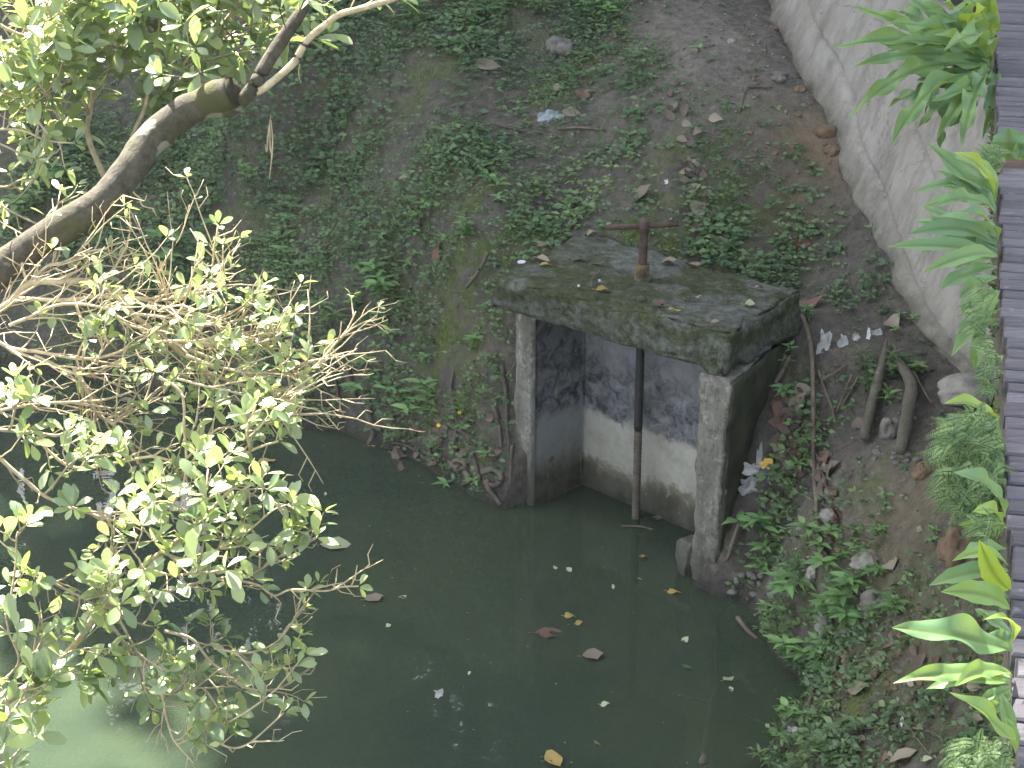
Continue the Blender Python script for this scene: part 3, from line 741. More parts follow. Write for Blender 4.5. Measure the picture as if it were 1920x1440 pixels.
feather_clump("big feathery light green clump hanging over the dirt beside the boardwalk", 1812, 868, 62, 95, 760, .05)
feather_clump("thin yellowish feathery clump above the broad hanging leaves", 1832, 590, 30, 62, 90, .045)
feather_clump("sparse feathery tuft against the grey wall edge", 1846, 690, 18, 50, 70, .04)
feather_clump("tiny feathery tuft under the large wavy fern", 1850, 300, 18, 30, 60, .05)
feather_clump("pale feathery clump in the bottom corner under the boardwalk", 1832, 1420, 55, 40, 190, .038, 1895)
feather_clump("feathery tuft behind the bright fern blades", 1838, 985, 30, 22, 70, .04)

# ------------------------------------------------------------------ the fig tree
TREE = empty("tree", (-2.75, 5.9, tz(-2.75, 5.9)))
tag(TREE, "sunlit leaning tree with glossy oval leaves reaching over the pond from the side", "tree")
def pd(lst): return [atd(*p) for p in lst]
# trunk: rises off-frame, crosses the picture, ends in a sawn stub
tb = np.array([-2.75, 5.9, tz(-2.75, 5.9) - .2])
trunk_path = [tb, np.array([-2.5, 5.75, .9]), atd(-260, 640, 5.27), atd(-90, 570, 5.24), atd(0, 505, 5.22), atd(90, 443, 5.22), atd(187, 383, 5.24), atd(240, 320, 5.27), atd(287, 258, 5.32), atd(345, 212, 5.34), atd(400, 185, 5.32), atd(437, 172, 5.30)]
V, Fc = tube(spline(trunk_path, 70), [.09,.08,.07,.056,.047,.046,.046,.045,.044,.043,.046,.045], 20, .17, 3)
trunk = mesh_obj("trunk", V, Fc, M["bark"], TREE, True)
c = atd(438, 172, 5.295); ax = unit(atd(437, 172, 5.30) - atd(400, 185, 5.32))
V, Fc = tube([c - ax * .004, c + ax * .006], [.042, .039], 18, .08); mesh_obj("sawn_stub", V, Fc, M["cut"], TREE, True)

FIGN = [0]
def rand_perp(t):
    v = rng.normal(0, 1, 3); v -= t * (v @ t); return unit(v)
def whorl(lb, p, d, n, size, tintc):
    B = np.tile(p, (n, 1)); ang = np.arange(n) * 2.4 + rng.random() * 6; a = rand_perp(d); b = np.cross(d, a)
    D = d * rng.uniform(.35, .9, n)[:, None] + (a * np.cos(ang)[:, None] + b * np.sin(ang)[:, None]) + np.array([0, 0, .12])
    UP = np.tile(np.array([-.05, -.15, 1.0]), (n, 1)) + d * .35 + rng.normal(0, .32, (n, 3))
    L = size * rng.uniform(.55, 1.12, n)
    lb.add(*leaf_batch(B + norm_rows(D) * .006, D, UP, L, L * rng.uniform(.40, .54, n), 'obovate', rng.uniform(.05, .2, n), rng.uniform(-.05, .28, n), np.clip(rng.normal(tintc, .22, n), 0, 1)))
    FIGN[0] += n
def twig(lb, tbm, p, d, L, size, nleaf, r=.0028, tintc=.5):
    P = [p]; q = p.copy(); dd = d.copy(); m = 5
    for i in range(m):
        dd = unit(dd + rng.normal(0, .16, 3) + np.array([0, 0, .10])); q = q + dd * L / m; P.append(q.copy())
    P = np.array(P); tbm.add(*tube(P, [r, r * .55], 5, .1))
    for i in range(nleaf):
        t = rng.uniform(.35, .98); k = t * m; j = int(k); pp = P[j] + (P[min(j + 1, m)] - P[j]) * (k - j)
        whorl(lb, pp, dd, 1 if rng.random() < .6 else 2, size, tintc)
    whorl(lb, P[-1], dd, int(rng.integers(2, 6)), size * .95, min(1, tintc + .12))
    return P
def bough(pts, w0, w1, twigs=8, leafy=3, tl=(.08, .2), size=.075, mat="twig", start=.15, tintc=.5, sub=0, bare=0.0):
    P = spline(pd(pts), max(10, len(pts) * 6)); dp = pts[0][2]
    P = P + np.array([[nz(p, 9, 1), nz(p, 9, 5), nz(p, 9, 9)] for p in P]) * .006
    R = [w0 * dp / F / 2, w1 * dp / F / 2]
    my = sum(p[1] for p in pts) / len(pts); fine = 0
    if size < .07:
        leafy = max(0, leafy - 1) if leafy < 3 else leafy - 1; sub = (sub + 1) // 2; bare = min(.9, bare + .25) if bare < .85 else bare; size *= .86; twigs = max(1, int(twigs * .8))
        if 470 < my < 780: fine = 2 * len(pts) - 3; bare = min(.9, bare + .15)
        elif my > 780: fine = len(pts) // 2; size *= 1.15
    elif sub: twigs = int(twigs * .8)
    tbm = MB(); tbm.add(*tube(P, R, 8 if w0 > 8 else 6, .05 if w0 > 14 else .12, dp)); lb = LB(); n = len(P)
    srcs = [(P, start, twigs)]
    for _ in range(sub):
        i = int(rng.uniform(max(.1, start - .1), .92) * (n - 1)); t = unit(P[min(i + 1, n - 1)] - P[max(i - 1, 0)])
        d = unit(t * .5 + rand_perp(t) + np.array([0, 0, .15])); L = rng.uniform(.15, .32); Q = [P[i]]; q = P[i].copy()
        for k in range(6):
            d = unit(d + rng.normal(0, .15, 3)); q = q + d * L / 6; Q.append(q.copy())
        Q = np.array(Q); tbm.add(*tube(Q, [R[1] * .9 + .001, .0022], 5, .1)); srcs.append((Q, .3, 5))
    for _ in range(fine):
        i = int(rng.uniform(.05, .85) * (n - 1)); t = unit(P[min(i + 1, n - 1)] - P[max(i - 1, 0)]); q = P[i].copy(); Q = [q.copy()]
        d = unit(t + rand_perp(t) * .45 + np.array([0, 0, .08])); L = rng.uniform(.10, .28) if my < 780 else rng.uniform(.06, .14)
        for k in range(6):
            d = unit(d + rng.normal(0, .10, 3)); q = q + d * L / 6; Q.append(q.copy())
            if k > 1 and rng.random() < .55:
                e = unit(d * .6 + rand_perp(d)); tbm.add(*tube([q, q + e * rng.uniform(.02, .06), q + e * .05 + d * .02], [.0015, .0008], 4))
        tbm.add(*tube(Q, [.0026, .0011], 5, .1))
        if rng.random() < .35: whorl(lb, Q[-1], d, 3, size * .9, min(1, tintc + .1))
    for Q, st, nt_ in srcs:
        m = len(Q)
        for k in range(nt_):
            t = st + (1 - st) * (k + rng.random()) / nt_; i = min(int(t * (m - 1)), m - 2); tg = unit(Q[i + 1] - Q[max(i - 1, 0)])
            d = unit(tg * .55 + rand_perp(tg) + np.array([0, -.05, .22])); L = rng.uniform(*tl)
            if rng.random() < bare:
                twq = np.array([Q[i], Q[i] + d * L * .5, Q[i] + d * L * .8 + np.array([0, 0, .02])]); tbm.add(*tube(twq, [.0022, .001], 4)); continue
            twig(lb, tbm, Q[i], d, L, size, int(rng.integers(max(1, leafy - 1), leafy + 2)), .0024, tintc)
        if leafy > 0 and bare < .7: whorl(lb, Q[-1], unit(Q[-1] - Q[-3]), 5, size, min(1, tintc + .15))
    br = mesh_obj("branch", tbm.V, tbm.F, M[mat], TREE, True)
    if lb.n: lb.build("foliage", M["fig"], br)
    return br
def dz(l, d): return [(a, b, d + 0.0005 * (i)) for i, (a, b) in enumerate(l)]
# upper part
bough([(393,205,5.34),(433,203,5.32),(473,167,5.30),(500,123,5.30),(533,67,5.32),(560,25,5.34),(580,-20,5.37),(640,-90,5.42)], 30, 22, 4, 2, (.08,.16), .075, "bark", .55, .45)
bough([(470,172,5.32),(490,168,5.30),(547,123,5.28),(573,82,5.27),(610,50,5.26),(640,28,5.24),(690,14,5.22),(745,-4,5.22)], 15, 11, 4, 2, (.06,.12), .07, "twig_lit", .5, .45)
bough(dz([(-40,95),(30,115),(77,160),(107,200),(118,225)], 5.72), 14, 8, 10, 3, (.1,.2), .075, "twig_lit", .0, .5, 3)
bough(dz([(203,345),(187,313),(165,250),(170,207),(177,150),(185,90),(180,20)], 5.82), 13, 6, 11, 3, (.1,.2), .078, "twig", .5, .5, 3)
bough(dz([(300,245),(330,190),(345,140),(370,80),(400,20),(410,-30)], 5.87), 10, 6, 9, 3, (.08,.16), .08, "twig", .45, .45, 3)
bough(dz([(230,320),(250,250),(275,190),(285,120),(300,50),(310,-20)], 5.67), 9, 5, 9, 3, (.08,.16), .08, "twig", .58, .5, 2)
bough(dz([(-30,243),(0,243),(50,248),(87,263),(140,267)], 5.57), 6, 3, 5, 2, (.06,.12), .06, "twig_lit", .1, .6, 1, .2)
bough(dz([(-30,268),(0,270),(47,293),(80,297),(82,270)], 5.52), 5, 2, 4, 1, (.05,.1), .055, "twig", .2, .6, 0, .5)
bough(dz([(82,280),(67,333),(37,370),(10,385)], 5.52), 4, 2, 4, 2, (.05,.1), .05, "twig", .1, .7, 0, .3)
bough(dz([(-20,345),(10,352),(40,340),(63,336)], 5.57), 5, 3, 3, 2, (.05,.1), .05, "twig", .1, .7)
bough(dz([(-20,370),(20,395),(45,410),(70,420),(100,428)], 5.52), 5, 3, 6, 2, (.05,.1), .05, "twig", .1, .7)
bough(dz([(-30,30),(20,60),(60,70),(120,60),(170,45)], 5.62), 8, 4, 10, 3, (.1,.2), .075, "twig_lit", .0, .55, 4)
bough(dz([(-30,170),(20,180),(60,215),(90,250)], 5.57), 6, 4, 8, 3, (.08,.16), .065, "twig_lit", .0, .6, 2)
bough(dz([(60,-30),(110,20),(160,60),(215,90)], 5.72), 8, 4, 10, 3, (.1,.2), .078, "twig", .0, .5, 4)
bough(dz([(200,-30),(240,30),(290,70),(350,100),(400,120)], 5.62), 8, 4, 11, 3, (.1,.2), .085, "twig", .0, .42, 4)
bough(dz([(330,-30),(380,20),(430,60),(450,100)], 5.67), 7, 4, 9, 3, (.1,.2), .085, "twig", .0, .42, 3)
bough(dz([(430,-30),(460,20),(500,30),(540,20)], 5.72), 7, 4, 6, 3, (.08,.16), .08, "twig", .0, .4, 2)
bough(dz([(400,175),(370,150),(350,155),(320,190),(300,210)], 5.82), 6, 3, 7, 3, (.06,.12), .085, "twig", .1, .25, 1)
bough(dz([(240,300),(250,355),(263,370),(268,385),(290,392)], 5.62), 4, 2, 2, 1, (.04,.06), .05, "twig_lit", .7, .85)
bough(dz([(245,395),(262,440)], 5.62), 3, 2, 1, 0, (.03,.05), .04, "twig", .5, .6, 0, .9)
# middle tangle
bough(dz([(-150,640),(-60,600),(0,577),(50,535),(100,529),(160,529),(213,550),(253,590),(300,630),(350,667),(383,693),(440,715),(500,733),(560,730)], 5.2), 18, 6, 16, 2, (.06,.14), .055, "twig_lit", .2, .6, 4, .35)
bough(dz([(-100,640),(-30,630),(20,652),(67,660),(140,672),(200,667),(277,630),(320,600)], 5.1), 9, 4, 12, 2, (.06,.14), .052, "twig_lit", .2, .6, 3, .35)
bough(dz([(0,577),(33,563),(133,563),(187,557),(267,563),(317,580),(380,600),(430,625)], 5.15), 9, 5, 12, 2, (.06,.14), .055, "twig_lit", .2, .6, 3, .3)
bough(dz([(20,610),(53,595),(113,570),(200,580),(233,607),(293,627),(345,650),(420,680)], 5.1), 7, 4, 12, 2, (.06,.14), .055, "twig_lit", .2, .6, 3, .3)
bough(dz([(50,535),(90,500),(130,490),(165,470),(200,465)], 5.2), 7, 4, 8, 3, (.06,.13), .05, "twig_lit", .2, .65, 2, .2)
bough(dz([(210,550),(260,560),(320,560),(380,540),(415,515),(420,460)], 5.15), 6, 3, 10, 3, (.06,.12), .058, "twig_lit", .2, .6, 3)
bough(dz([(250,590),(330,600),(400,610),(450,600),(480,590)], 5.1), 6, 3, 10, 3, (.06,.12), .058, "twig_lit", .2, .6, 3)
bough(dz([(300,640),(380,640),(440,650),(500,640),(530,625)], 5.05), 6, 3, 10, 3, (.06,.12), .058, "twig_lit", .2, .6, 2)
bough(dz([(350,667),(420,690),(480,700),(530,690),(565,700)], 5.05), 6, 3, 10, 3, (.05,.1), .055, "twig_lit", .2, .62, 2)
bough(dz([(285,600),(310,580),(312,555),(295,525),(310,495)], 5.15), 4, 2, 3, 1, (.03,.06), .035, "twig_lit", .4, .7, 0, .4)
bough(dz([(63,667),(133,697),(177,700),(213,683),(240,690)], 5.1), 6, 3, 6, 2, (.05,.1), .05, "twig_lit", .2, .6, 1, .3)
bough(dz([(-80,800),(-20,775),(0,770),(60,760),(133,753),(200,747),(250,735)], 5.0), 8, 4, 7, 2, (.05,.1), .05, "twig", .3, .55, 1, .4)
bough(dz([(137,690),(140,700),(167,740),(180,770),(213,797),(230,813),(247,840),(260,870)], 5.05), 8, 5, 7, 3, (.06,.12), .055, "twig", .2, .6, 1, .2)
bough(dz([(300,707),(340,737),(347,800),(350,873),(335,930),(310,960)], 5.0), 6, 4, 6, 2, (.05,.1), .05, "twig_lit", .2, .6, 0, .3)
bough(dz([(213,797),(233,777),(267,757),(290,700)], 5.0), 5, 3, 5, 3, (.05,.1), .055, "twig", .1, .6)
bough(dz([(-40,800),(0,807),(67,813),(110,817),(140,800)], 4.95), 8, 5, 6, 3, (.05,.1), .058, "twig", .3, .5, 1)
bough(dz([(67,820),(97,850),(140,877),(213,867),(283,857),(333,867),(433,860),(483,840),(520,827)], 4.95), 6, 5, 14, 3, (.05,.1), .055, "twig_lit", .1, .6, 2, .15)
bough(dz([(333,710),(400,727),(483,747),(533,747),(567,733)], 5.0), 5, 3, 5, 2, (.04,.09), .05, "twig_lit", .2, .6, 0, .4)
bough(dz([(567,735),(567,710),(600,677),(627,647),(650,620),(668,585)], 5.05), 5, 3, 5, 0, (.04,.09), .03, "twig_lit", .3, .6, 0, 1.0)
bough(dz([(440,735),(493,757),(533,777),(570,775),(610,773)], 5.0), 4, 2, 3, 0, (.03,.06), .03, "twig_lit", .4, .6, 0, 1.0)
bough(dz([(355,820),(370,790),(375,765),(400,765)], 5.0), 5, 3, 3, 2, (.04,.08), .05, "twig", .3, .6)
bough(dz([(350,860),(400,810),(440,800),(480,790),(530,785)], 5.0), 5, 3, 8, 3, (.04,.09), .06, "twig_lit", .2, .6)
bough(dz([(330,870),(340,900),(350,880),(400,900),(440,930)], 4.95), 4, 3, 6, 3, (.05,.09), .055, "twig", .2, .6)
# lower sprays
bough(dz([(-60,1380),(0,1325),(43,1293),(100,1250),(157,1187),(200,1137),(253,1073),(317,1023),(383,970),(420,930),(440,905)], 4.8), 18, 6, 14, 3, (.06,.13), .062, "twig", .35, .6, 3, .15)
bough(dz([(195,1142),(267,1120),(333,1103),(417,1085),(470,1075),(520,1047),(550,1033),(590,1007)], 4.8), 7, 4, 14, 3, (.05,.1), .062, "twig", .2, .6, 2, .2)
bough(dz([(440,1085),(483,1095),(513,1115),(547,1103),(610,1107),(640,1100),(672,1098)], 4.8), 5, 3, 7, 2, (.04,.08), .048, "twig_lit", .2, .6, 0, .3)
bough(dz([(307,1183),(360,1197),(400,1243),(443,1280),(483,1293),(533,1287),(580,1253)], 4.75), 6, 4, 6, 2, (.05,.1), .05, "twig", .3, .6, 0, .5)
bough(dz([(403,1215),(463,1227),(510,1210),(547,1167),(567,1117)], 4.75), 5, 3, 5, 1, (.05,.08), .045, "twig", .3, .6, 0, .6)
bough(dz([(440,1225),(470,1250),(500,1262),(530,1250),(545,1215)], 4.75), 4, 2, 7, 3, (.04,.08), .055, "twig_lit", .3, .62)
bough(dz([(193,1150),(233,1200),(257,1243),(267,1280),(280,1310)], 4.8), 7, 4, 6, 3, (.05,.1), .055, "twig", .3, .5, 1, .3)
bough(dz([(220,1150),(247,1200),(267,1230),(300,1270)], 4.8), 6, 3, 5, 3, (.05,.1), .055, "twig", .4, .3, 1)
bough(dz([(300,1270),(313,1347),(330,1390),(353,1387)], 4.75), 5, 3, 6, 2, (.05,.1), .055, "twig_lit", .1, .6, 0, .4)
bough(dz([(290,1300),(340,1300),(380,1290),(410,1330)], 4.75), 5, 3, 10, 3, (.05,.1), .06, "twig", .0, .55, 2)
bough(dz([(360,1330),(377,1357),(417,1397),(467,1393),(533,1333)], 4.75), 5, 3, 8, 3, (.04,.09), .052, "twig_lit", .1, .62, 1, .2)
bough(dz([(60,1070),(73,1077),(133,1110),(180,1137)], 4.75), 5, 4, 6, 3, (.05,.1), .06, "twig", .1, .55, 1, .3)
bough(dz([(197,1135),(200,1077),(213,1037),(230,1000)], 4.75), 5, 3, 6, 3, (.05,.1), .055, "twig", .1, .55, 0, .3)
bough(dz([(20,1130),(27,1060),(30,1003),(45,985)], 4.7), 5, 3, 5, 2, (.05,.1), .07, "twig", .1, .55, 0, .2)
bough(dz([(40,1270),(70,1220),(83,1187),(73,1160),(60,1110)], 4.7), 5, 3, 4, 2, (.05,.1), .06, "twig", .1, .55, 0, .4)
bough(dz([(-20,1300),(33,1243),(17,1187),(10,1150)], 4.65), 6, 3, 5, 2, (.05,.1), .07, "twig", .1, .45, 0, .2)
bough(dz([(-20,1400),(20,1340),(40,1310),(60,1260)], 4.6), 6, 3, 5, 3, (.05,.1), .07, "twig", .0, .4)
bough(dz([(-20,1440),(20,1420),(60,1375)], 4.6), 5, 3, 3, 2, (.05,.1), .075, "twig", .0, .5)
bough(dz([(-20,840),(33,887),(83,927),(150,957),(220,980),(280,985)], 4.85), 9, 4, 12, 3, (.05,.11), .06, "twig", .1, .5, 2, .2)
bough(dz([(150,957),(240,960),(300,940),(350,960),(400,990),(430,1010)], 4.8), 5, 3, 12, 3, (.05,.1), .06, "twig", .0, .55, 1)
bough(dz([(300,1030),(360,1050),(410,1030),(460,1000),(510,960),(545,945)], 4.8), 5, 3, 12, 3, (.05,.1), .065, "twig_lit", .0, .6, 2)
bough(dz([(420,930),(440,915),(480,930),(520,945),(545,985)], 4.8), 4, 3, 6, 3, (.04,.08), .06, "twig", .0, .55)
bough(dz([(100,1250),(130,1225),(165,1215),(205,1218)], 4.7), 4, 2, 2, 1, (.03,.06), .07, "twig", .4, .65)
bough(dz([(43,1293),(80,1270),(110,1262),(150,1280)], 4.7), 4, 2, 3, 1, (.03,.06), .085, "twig", .4, .55)
# hanging aerial roots
for pts in ([(508,215),(503,250),(500,285),(497,270)], [(508,225),(511,262),(509,300),(505,335)], [(506,235),(507,280),(512,290)], [(562,120),(560,138),(564,155)]):
    V, Fc = tube(spline([atd(a, b, 5.8) for a, b in pts], 14), [.0015, .0026, .001], 5, .3); mesh_obj("aerial_root", V, Fc, M["twig_lit"], TREE, True)

# ------------------------------------------------------------------ woodland off-frame uphill: it shades the bank and shows in the water
def crown_mesh(seed, n=9000, r=(4.6, 4.6, 3.6)):
    g = np.random.default_rng(seed); nc = 46
    cc = norm_rows(g.normal(0, 1, (nc, 3))) * (g.random((nc, 1)) ** .4) * .82
    k = g.integers(0, nc, n); P = cc[k] + g.normal(0, .13, (n, 3)); P = P * np.array(r)
    D = g.normal(0, 1, (n, 3)) * np.array([1, 1, .5]); UP = g.normal(0, .5, (n, 3)) + np.array([0, 0, 1])
    return leaf_batch(P, D, UP, g.uniform(.3, .55, n), g.uniform(.18, .3, n), 'simple', .1, .2)
CR = []
for sd, nl in ((1, 9000), (2, 9000), (3, 3200)):
    V, Fc, A = crown_mesh(sd, nl); me = bpy.data.meshes.new("crown"); me.from_pydata(V.tolist(), [], Fc)
    a_ = me.attributes.new("tint", 'FLOAT', 'POINT'); a_.data.foreach_set("value", A.astype(np.float32)); me.materials.append(M["forest"]); CR.append(me)
SV = np.array(S)
def forest_tree(xs, ys, tau, scale, k, label):
    c = np.array([xs, ys, 12.0]) + SV * tau; g = tz(c[0], c[1]); root = empty("forest_tree", (c[0], c[1], g))
    tag(root, label, "tree", "tall woodland trees uphill of the pond")
    lean = np.array([random.uniform(-.5, .5), random.uniform(0, .8), 0])
    P = spline([np.array([c[0], c[1], g - .3]) + lean, np.array([c[0], c[1], g + (c[2] - g) * .5]) + lean * .5, c + np.array([0, 0, 1.0])], 14)
    mb = MB(); mb.add(*tube(P, [.26, .16, .08], 10, .08))
    mb.build("trunk", M["bark"], root, True)
    o = bpy.data.objects.new("crown", CR[k]); COL.objects.link(o); o.parent = root; o.location = c - np.array([c[0], c[1], g]); o.scale = (scale,) * 3; o.rotation_euler = (0, 0, random.random() * 6)
TREES = [(-10.2, 20.2, 4, 1.0), (-4.4, 17.3, 3, 1.0), (-5.0, 15.5, 5, .62), (-.2, 16.6, 5, 1.0), (-.2, 11.8, 8.5, .95), (-13.5, 18.5, 5, 1.0), (-7, 22.5, 6, 1.1), (0, 21.5, 6, 1.1), (3.5, 15, 6, 1.0), (.6, 7.0, 12, 1.1), (-2.2, 15.2, 8, .6), (-6.6, 19.4, 7, .7), (-1.4, 9.6, 9, .62), (-3.0,20.5,2,.9)]
for i, (xs, ys, tau, scl) in enumerate(TREES):
    forest_tree(xs, ys, tau, scl, i % 2, "tall broadleaf woodland tree uphill of the shaded bank")

for i, (x, y, zc, scl) in enumerate([(-7.5,14.5,5.2,.85),(-3.8,14.8,4.8,.8),(-.4,15.2,5.0,.85),(3.0,15,5.2,.85),(-5.6,16.5,8.6,.9),(-1.8,17,8.8,.9),(2,17,8.8,.9),(-10,16,7,.9),(6,16,7,.9),(-1.5,13.6,4.0,.5),(1.2,13.4,4.2,.5)]):
    g = tz(x, y); root = empty("understory_tree", (x, y, g)); tag(root, "bushy lower tree at the woodland edge uphill of the bank", "tree", "lower woodland edge trees")
    mb = MB(); mb.add(*tube(spline([np.array([x, y, g - .3]), np.array([x + .2, y, (g + zc) / 2]), np.array([x, y, zc + .8])], 10), [.14, .09, .05], 9, .1)); mb.build("trunk", M["bark"], root, True)
    o = bpy.data.objects.new("crown", CR[2 if x < 1 else i % 2]); COL.objects.link(o); o.parent = root; o.location = (0, 0, zc - g); o.scale = (scl * .62, scl * .5, scl * .75); o.rotation_euler = (0, 0, random.random() * 6)

# ------------------------------------------------------------------ ground cover (uncountable)
def scatter(n, x0, x1, y0, y1):
    return rng.uniform(x0, x1, n), rng.uniform(y0, y1, n)
def patch_noise(x, y, s, o): return np.array([mnoise.noise(Vector((a * s + o, b * s - o, o))) for a, b in zip(x, y)])
def build_cover():
    x, y = scatter(120000, -2.9, 2.6, 5.2, 12.3)
    dens = blobval(COVER, x, y); dens = np.clip(dens + .025, 0, 1)
    pn = patch_noise(x, y, 3.2, 4.0) * .8 + patch_noise(x, y, 9, 8.0) * .5
    keep = rng.random(len(x)) < np.clip(dens ** 1.3 * (.55 + 1.2 * pn) * 1.5, 0, .95)
    x, y = x[keep], y[keep]; z = terrain(x, y); a, b = sl_inv(x, y)
    ok = (z > .03) & ~((a > -.15) & (a < 1.2) & (b > -.25) & (b < .62)); x, y, z = x[ok], y[ok], z[ok]; n = len(x)
    e = .04; gx = (terrain(x + e, y, False) - terrain(x - e, y, False)) / (2 * e); gy = (terrain(x, y + e, False) - terrain(x, y - e, False)) / (2 * e)
    nr = norm_rows(np.stack([-gx, -gy, np.ones(n)], 1)); hgt = rng.uniform(.004, .05, n) * (.4 + blobval(COVER, x, y))
    tint0 = np.clip(.45 + .5 * patch_noise(x, y, 2.0, 20) + rng.normal(0, .15, n), 0, 1); lb = LB()
    szm = .75 + .7 * np.clip(patch_noise(x, y, 2.4, 33) + .3, 0, 1)
    for k in range(4):
        ang = rng.random(n) * 6.28; D = np.stack([np.cos(ang), np.sin(ang), rng.uniform(-.15, .45, n)], 1)
        B = np.stack([x, y, z], 1) + nr * hgt[:, None] + D * .006
        L = rng.uniform(.018, .042, n) * szm; UP = nr + rng.normal(0, .3, (n, 3))
        lb.add(*leaf_batch(B, D, UP, L, L * rng.uniform(.38, .62, n), 'simple', .12, .2, np.clip(tint0 + rng.normal(0, .12, n), 0, 1)))
    o = lb.build("ground_cover", M["cover"]); tag(o, "low small leaved ground cover spreading over the shaded bank", "ground cover", kind="stuff")
    x, y = scatter(70000, -2.9, 2.4, 5.2, 12.3); dm = np.maximum(blobval(MOSS, x, y), .55 * blobval(COVER, x, y))
    keep = rng.random(len(x)) < .6 * dm * np.clip(.35 + 1.5 * patch_noise(x, y, 5, 60), 0, 1); x, y = x[keep], y[keep]; z = terrain(x, y); a, b = sl_inv(x, y)
    ok = (z > .02) & ~((a > -.15) & (a < 1.2) & (b > -.25) & (b < .62)); x, y, z = x[ok], y[ok], z[ok]; n = len(x)
    ang = rng.random(n) * 6.28; D = np.stack([np.cos(ang), np.sin(ang), rng.uniform(0, .9, n)], 1); L = rng.uniform(.007, .016, n); lb = LB()
    lb.add(*leaf_batch(np.stack([x, y, z], 1), D, rng.normal(0, .4, (n, 3)) + np.array([0, -.3, 1]), L, L * rng.uniform(.4, .8, n), 'simple', .15, .1))
    o = lb.build("moss_mat", M["moss"]); tag(o, "fine yellow green moss and tiny creepers on the bank", "moss", kind="stuff")
    x, y = scatter(16000, -2.9, 2.4, 5.2, 12.3); dm = blobval(COVER, x, y); keep = rng.random(len(x)) < dm * np.clip(.25 + 1.2 * patch_noise(x, y, 1.7, 90), 0, 1); x, y = x[keep], y[keep]; z = terrain(x, y); a, b = sl_inv(x, y)
    ok = (z > .03) & ~((a > -.15) & (a < 1.2) & (b > -.25) & (b < .62)); x, y, z = x[ok], y[ok], z[ok]; n = len(x); lb = LB()
    for k in range(3):
        D = np.stack([rng.normal(0, .7, n), rng.normal(-.2, .6, n), rng.uniform(.3, 1, n)], 1); L = rng.uniform(.03, .085, n)
        lb.add(*leaf_batch(np.stack([x, y, z], 1), D, rng.normal(0, .4, (n, 3)) + np.array([0, -.5, .6]), L, rng.uniform(.003, .008, n), 'blade', .2, .45))
    o = lb.build("grass", M["grass"]); tag(o, "thin grass blades among the ground cover", "grass", kind="stuff")
    # leaf litter crumbs and pale specks
    x, y = scatter(26000, -2.6, 2.4, 5.2, 12.3); pn = patch_noise(x, y, 2.2, 50)
    keep = (rng.random(len(x)) < np.clip(.22 + .45 * pn, .04, .6)); x, y = x[keep], y[keep]; z = terrain(x, y); a, b = sl_inv(x, y)
    ok = (z > .02) & ~((a > -.15) & (a < 1.2) & (b > -.25) & (b < .62)); x, y, z = x[ok], y[ok], z[ok]; n = len(x)
    ang = rng.random(n) * 6.28; D = np.stack([np.cos(ang), np.sin(ang), rng.uniform(-.2, .2, n)], 1); UP = rng.normal(0, .35, (n, 3)) + np.array([0, 0, 1])
    L = rng.uniform(.008, .042, n); lb = LB(); lb.add(*leaf_batch(np.stack([x, y, z + .006], 1), D, UP, L, L * rng.uniform(.2, .55, n), 'simple', .25, .1))
    o = lb.build("leaf_litter", M["deadbrown"]); tag(o, "crumbled brown leaf litter strewn over the bank", "leaf litter", kind="stuff")
    x, y = scatter(1500, -2.4, 2.4, 5.4, 12.2); z = terrain(x, y); a, b = sl_inv(x, y)
    ok = (z > .05) & ~((a > -.15) & (a < 1.2) & (b > -.25) & (b < .7)) & (patch_noise(x, y, 1.6, 70) > -.15); x, y, z = x[ok], y[ok], z[ok]; mb = MB()
    for i in range(len(x)):
        r = rng.uniform(.003, .011) * (1.6 if rng.random() < .08 else 1); p = np.array([x[i], y[i], z[i] + r * .3]); q = rng.normal(0, 1, (6, 3)) * .25
        Vv = [p + np.array(v) * r * (1 + q[k, 0] * .6) for k, v in enumerate([(1,0,0),(0,1.1,0),(-1,0,0),(0,-1,0),(0,0,.8),(0,0,-.6)])]
        mb.add(Vv, [(0,1,4),(1,2,4),(2,3,4),(3,0,4),(1,0,5),(2,1,5),(3,2,5),(0,3,5)], rng.random())
    o = mb.build("pebbles", M["rockpale"], smooth=True); tag(o, "pale grit and pebbles strewn over the bare soil", "pebbles", kind="stuff")
build_cover()

def build_scum():
    x, y = scatter(2600, -1.9, 1.3, 5.2, 9.3); z = terrain(x, y); cl = patch_noise(x, y, 1.1, 15)
    edge = np.clip(1 - (-z) / .35, 0, 1); keep = (z < -.01) & (rng.random(len(x)) < np.clip(.05 + .5 * edge ** 2 + .25 * np.clip(cl, 0, 1), 0, 1)); x, y = x[keep], y[keep]; n = len(x)
    ang = rng.random(n) * 6.28; D = np.stack([np.cos(ang), np.sin(ang), np.zeros(n)], 1); L = rng.uniform(.003, .011, n); lb = LB()
    lb.add(*leaf_batch(np.stack([x, y, np.full(n, .002)], 1), D, np.tile([0, 0, 1.0], (n, 1)), L, L * rng.uniform(.3, .7, n), 'simple', .05, .0))
    o = lb.build("pond_scum", M["deadtan"]); tag(o, "specks of floating debris on the pond surface", "floating specks", kind="stuff")
build_scum()

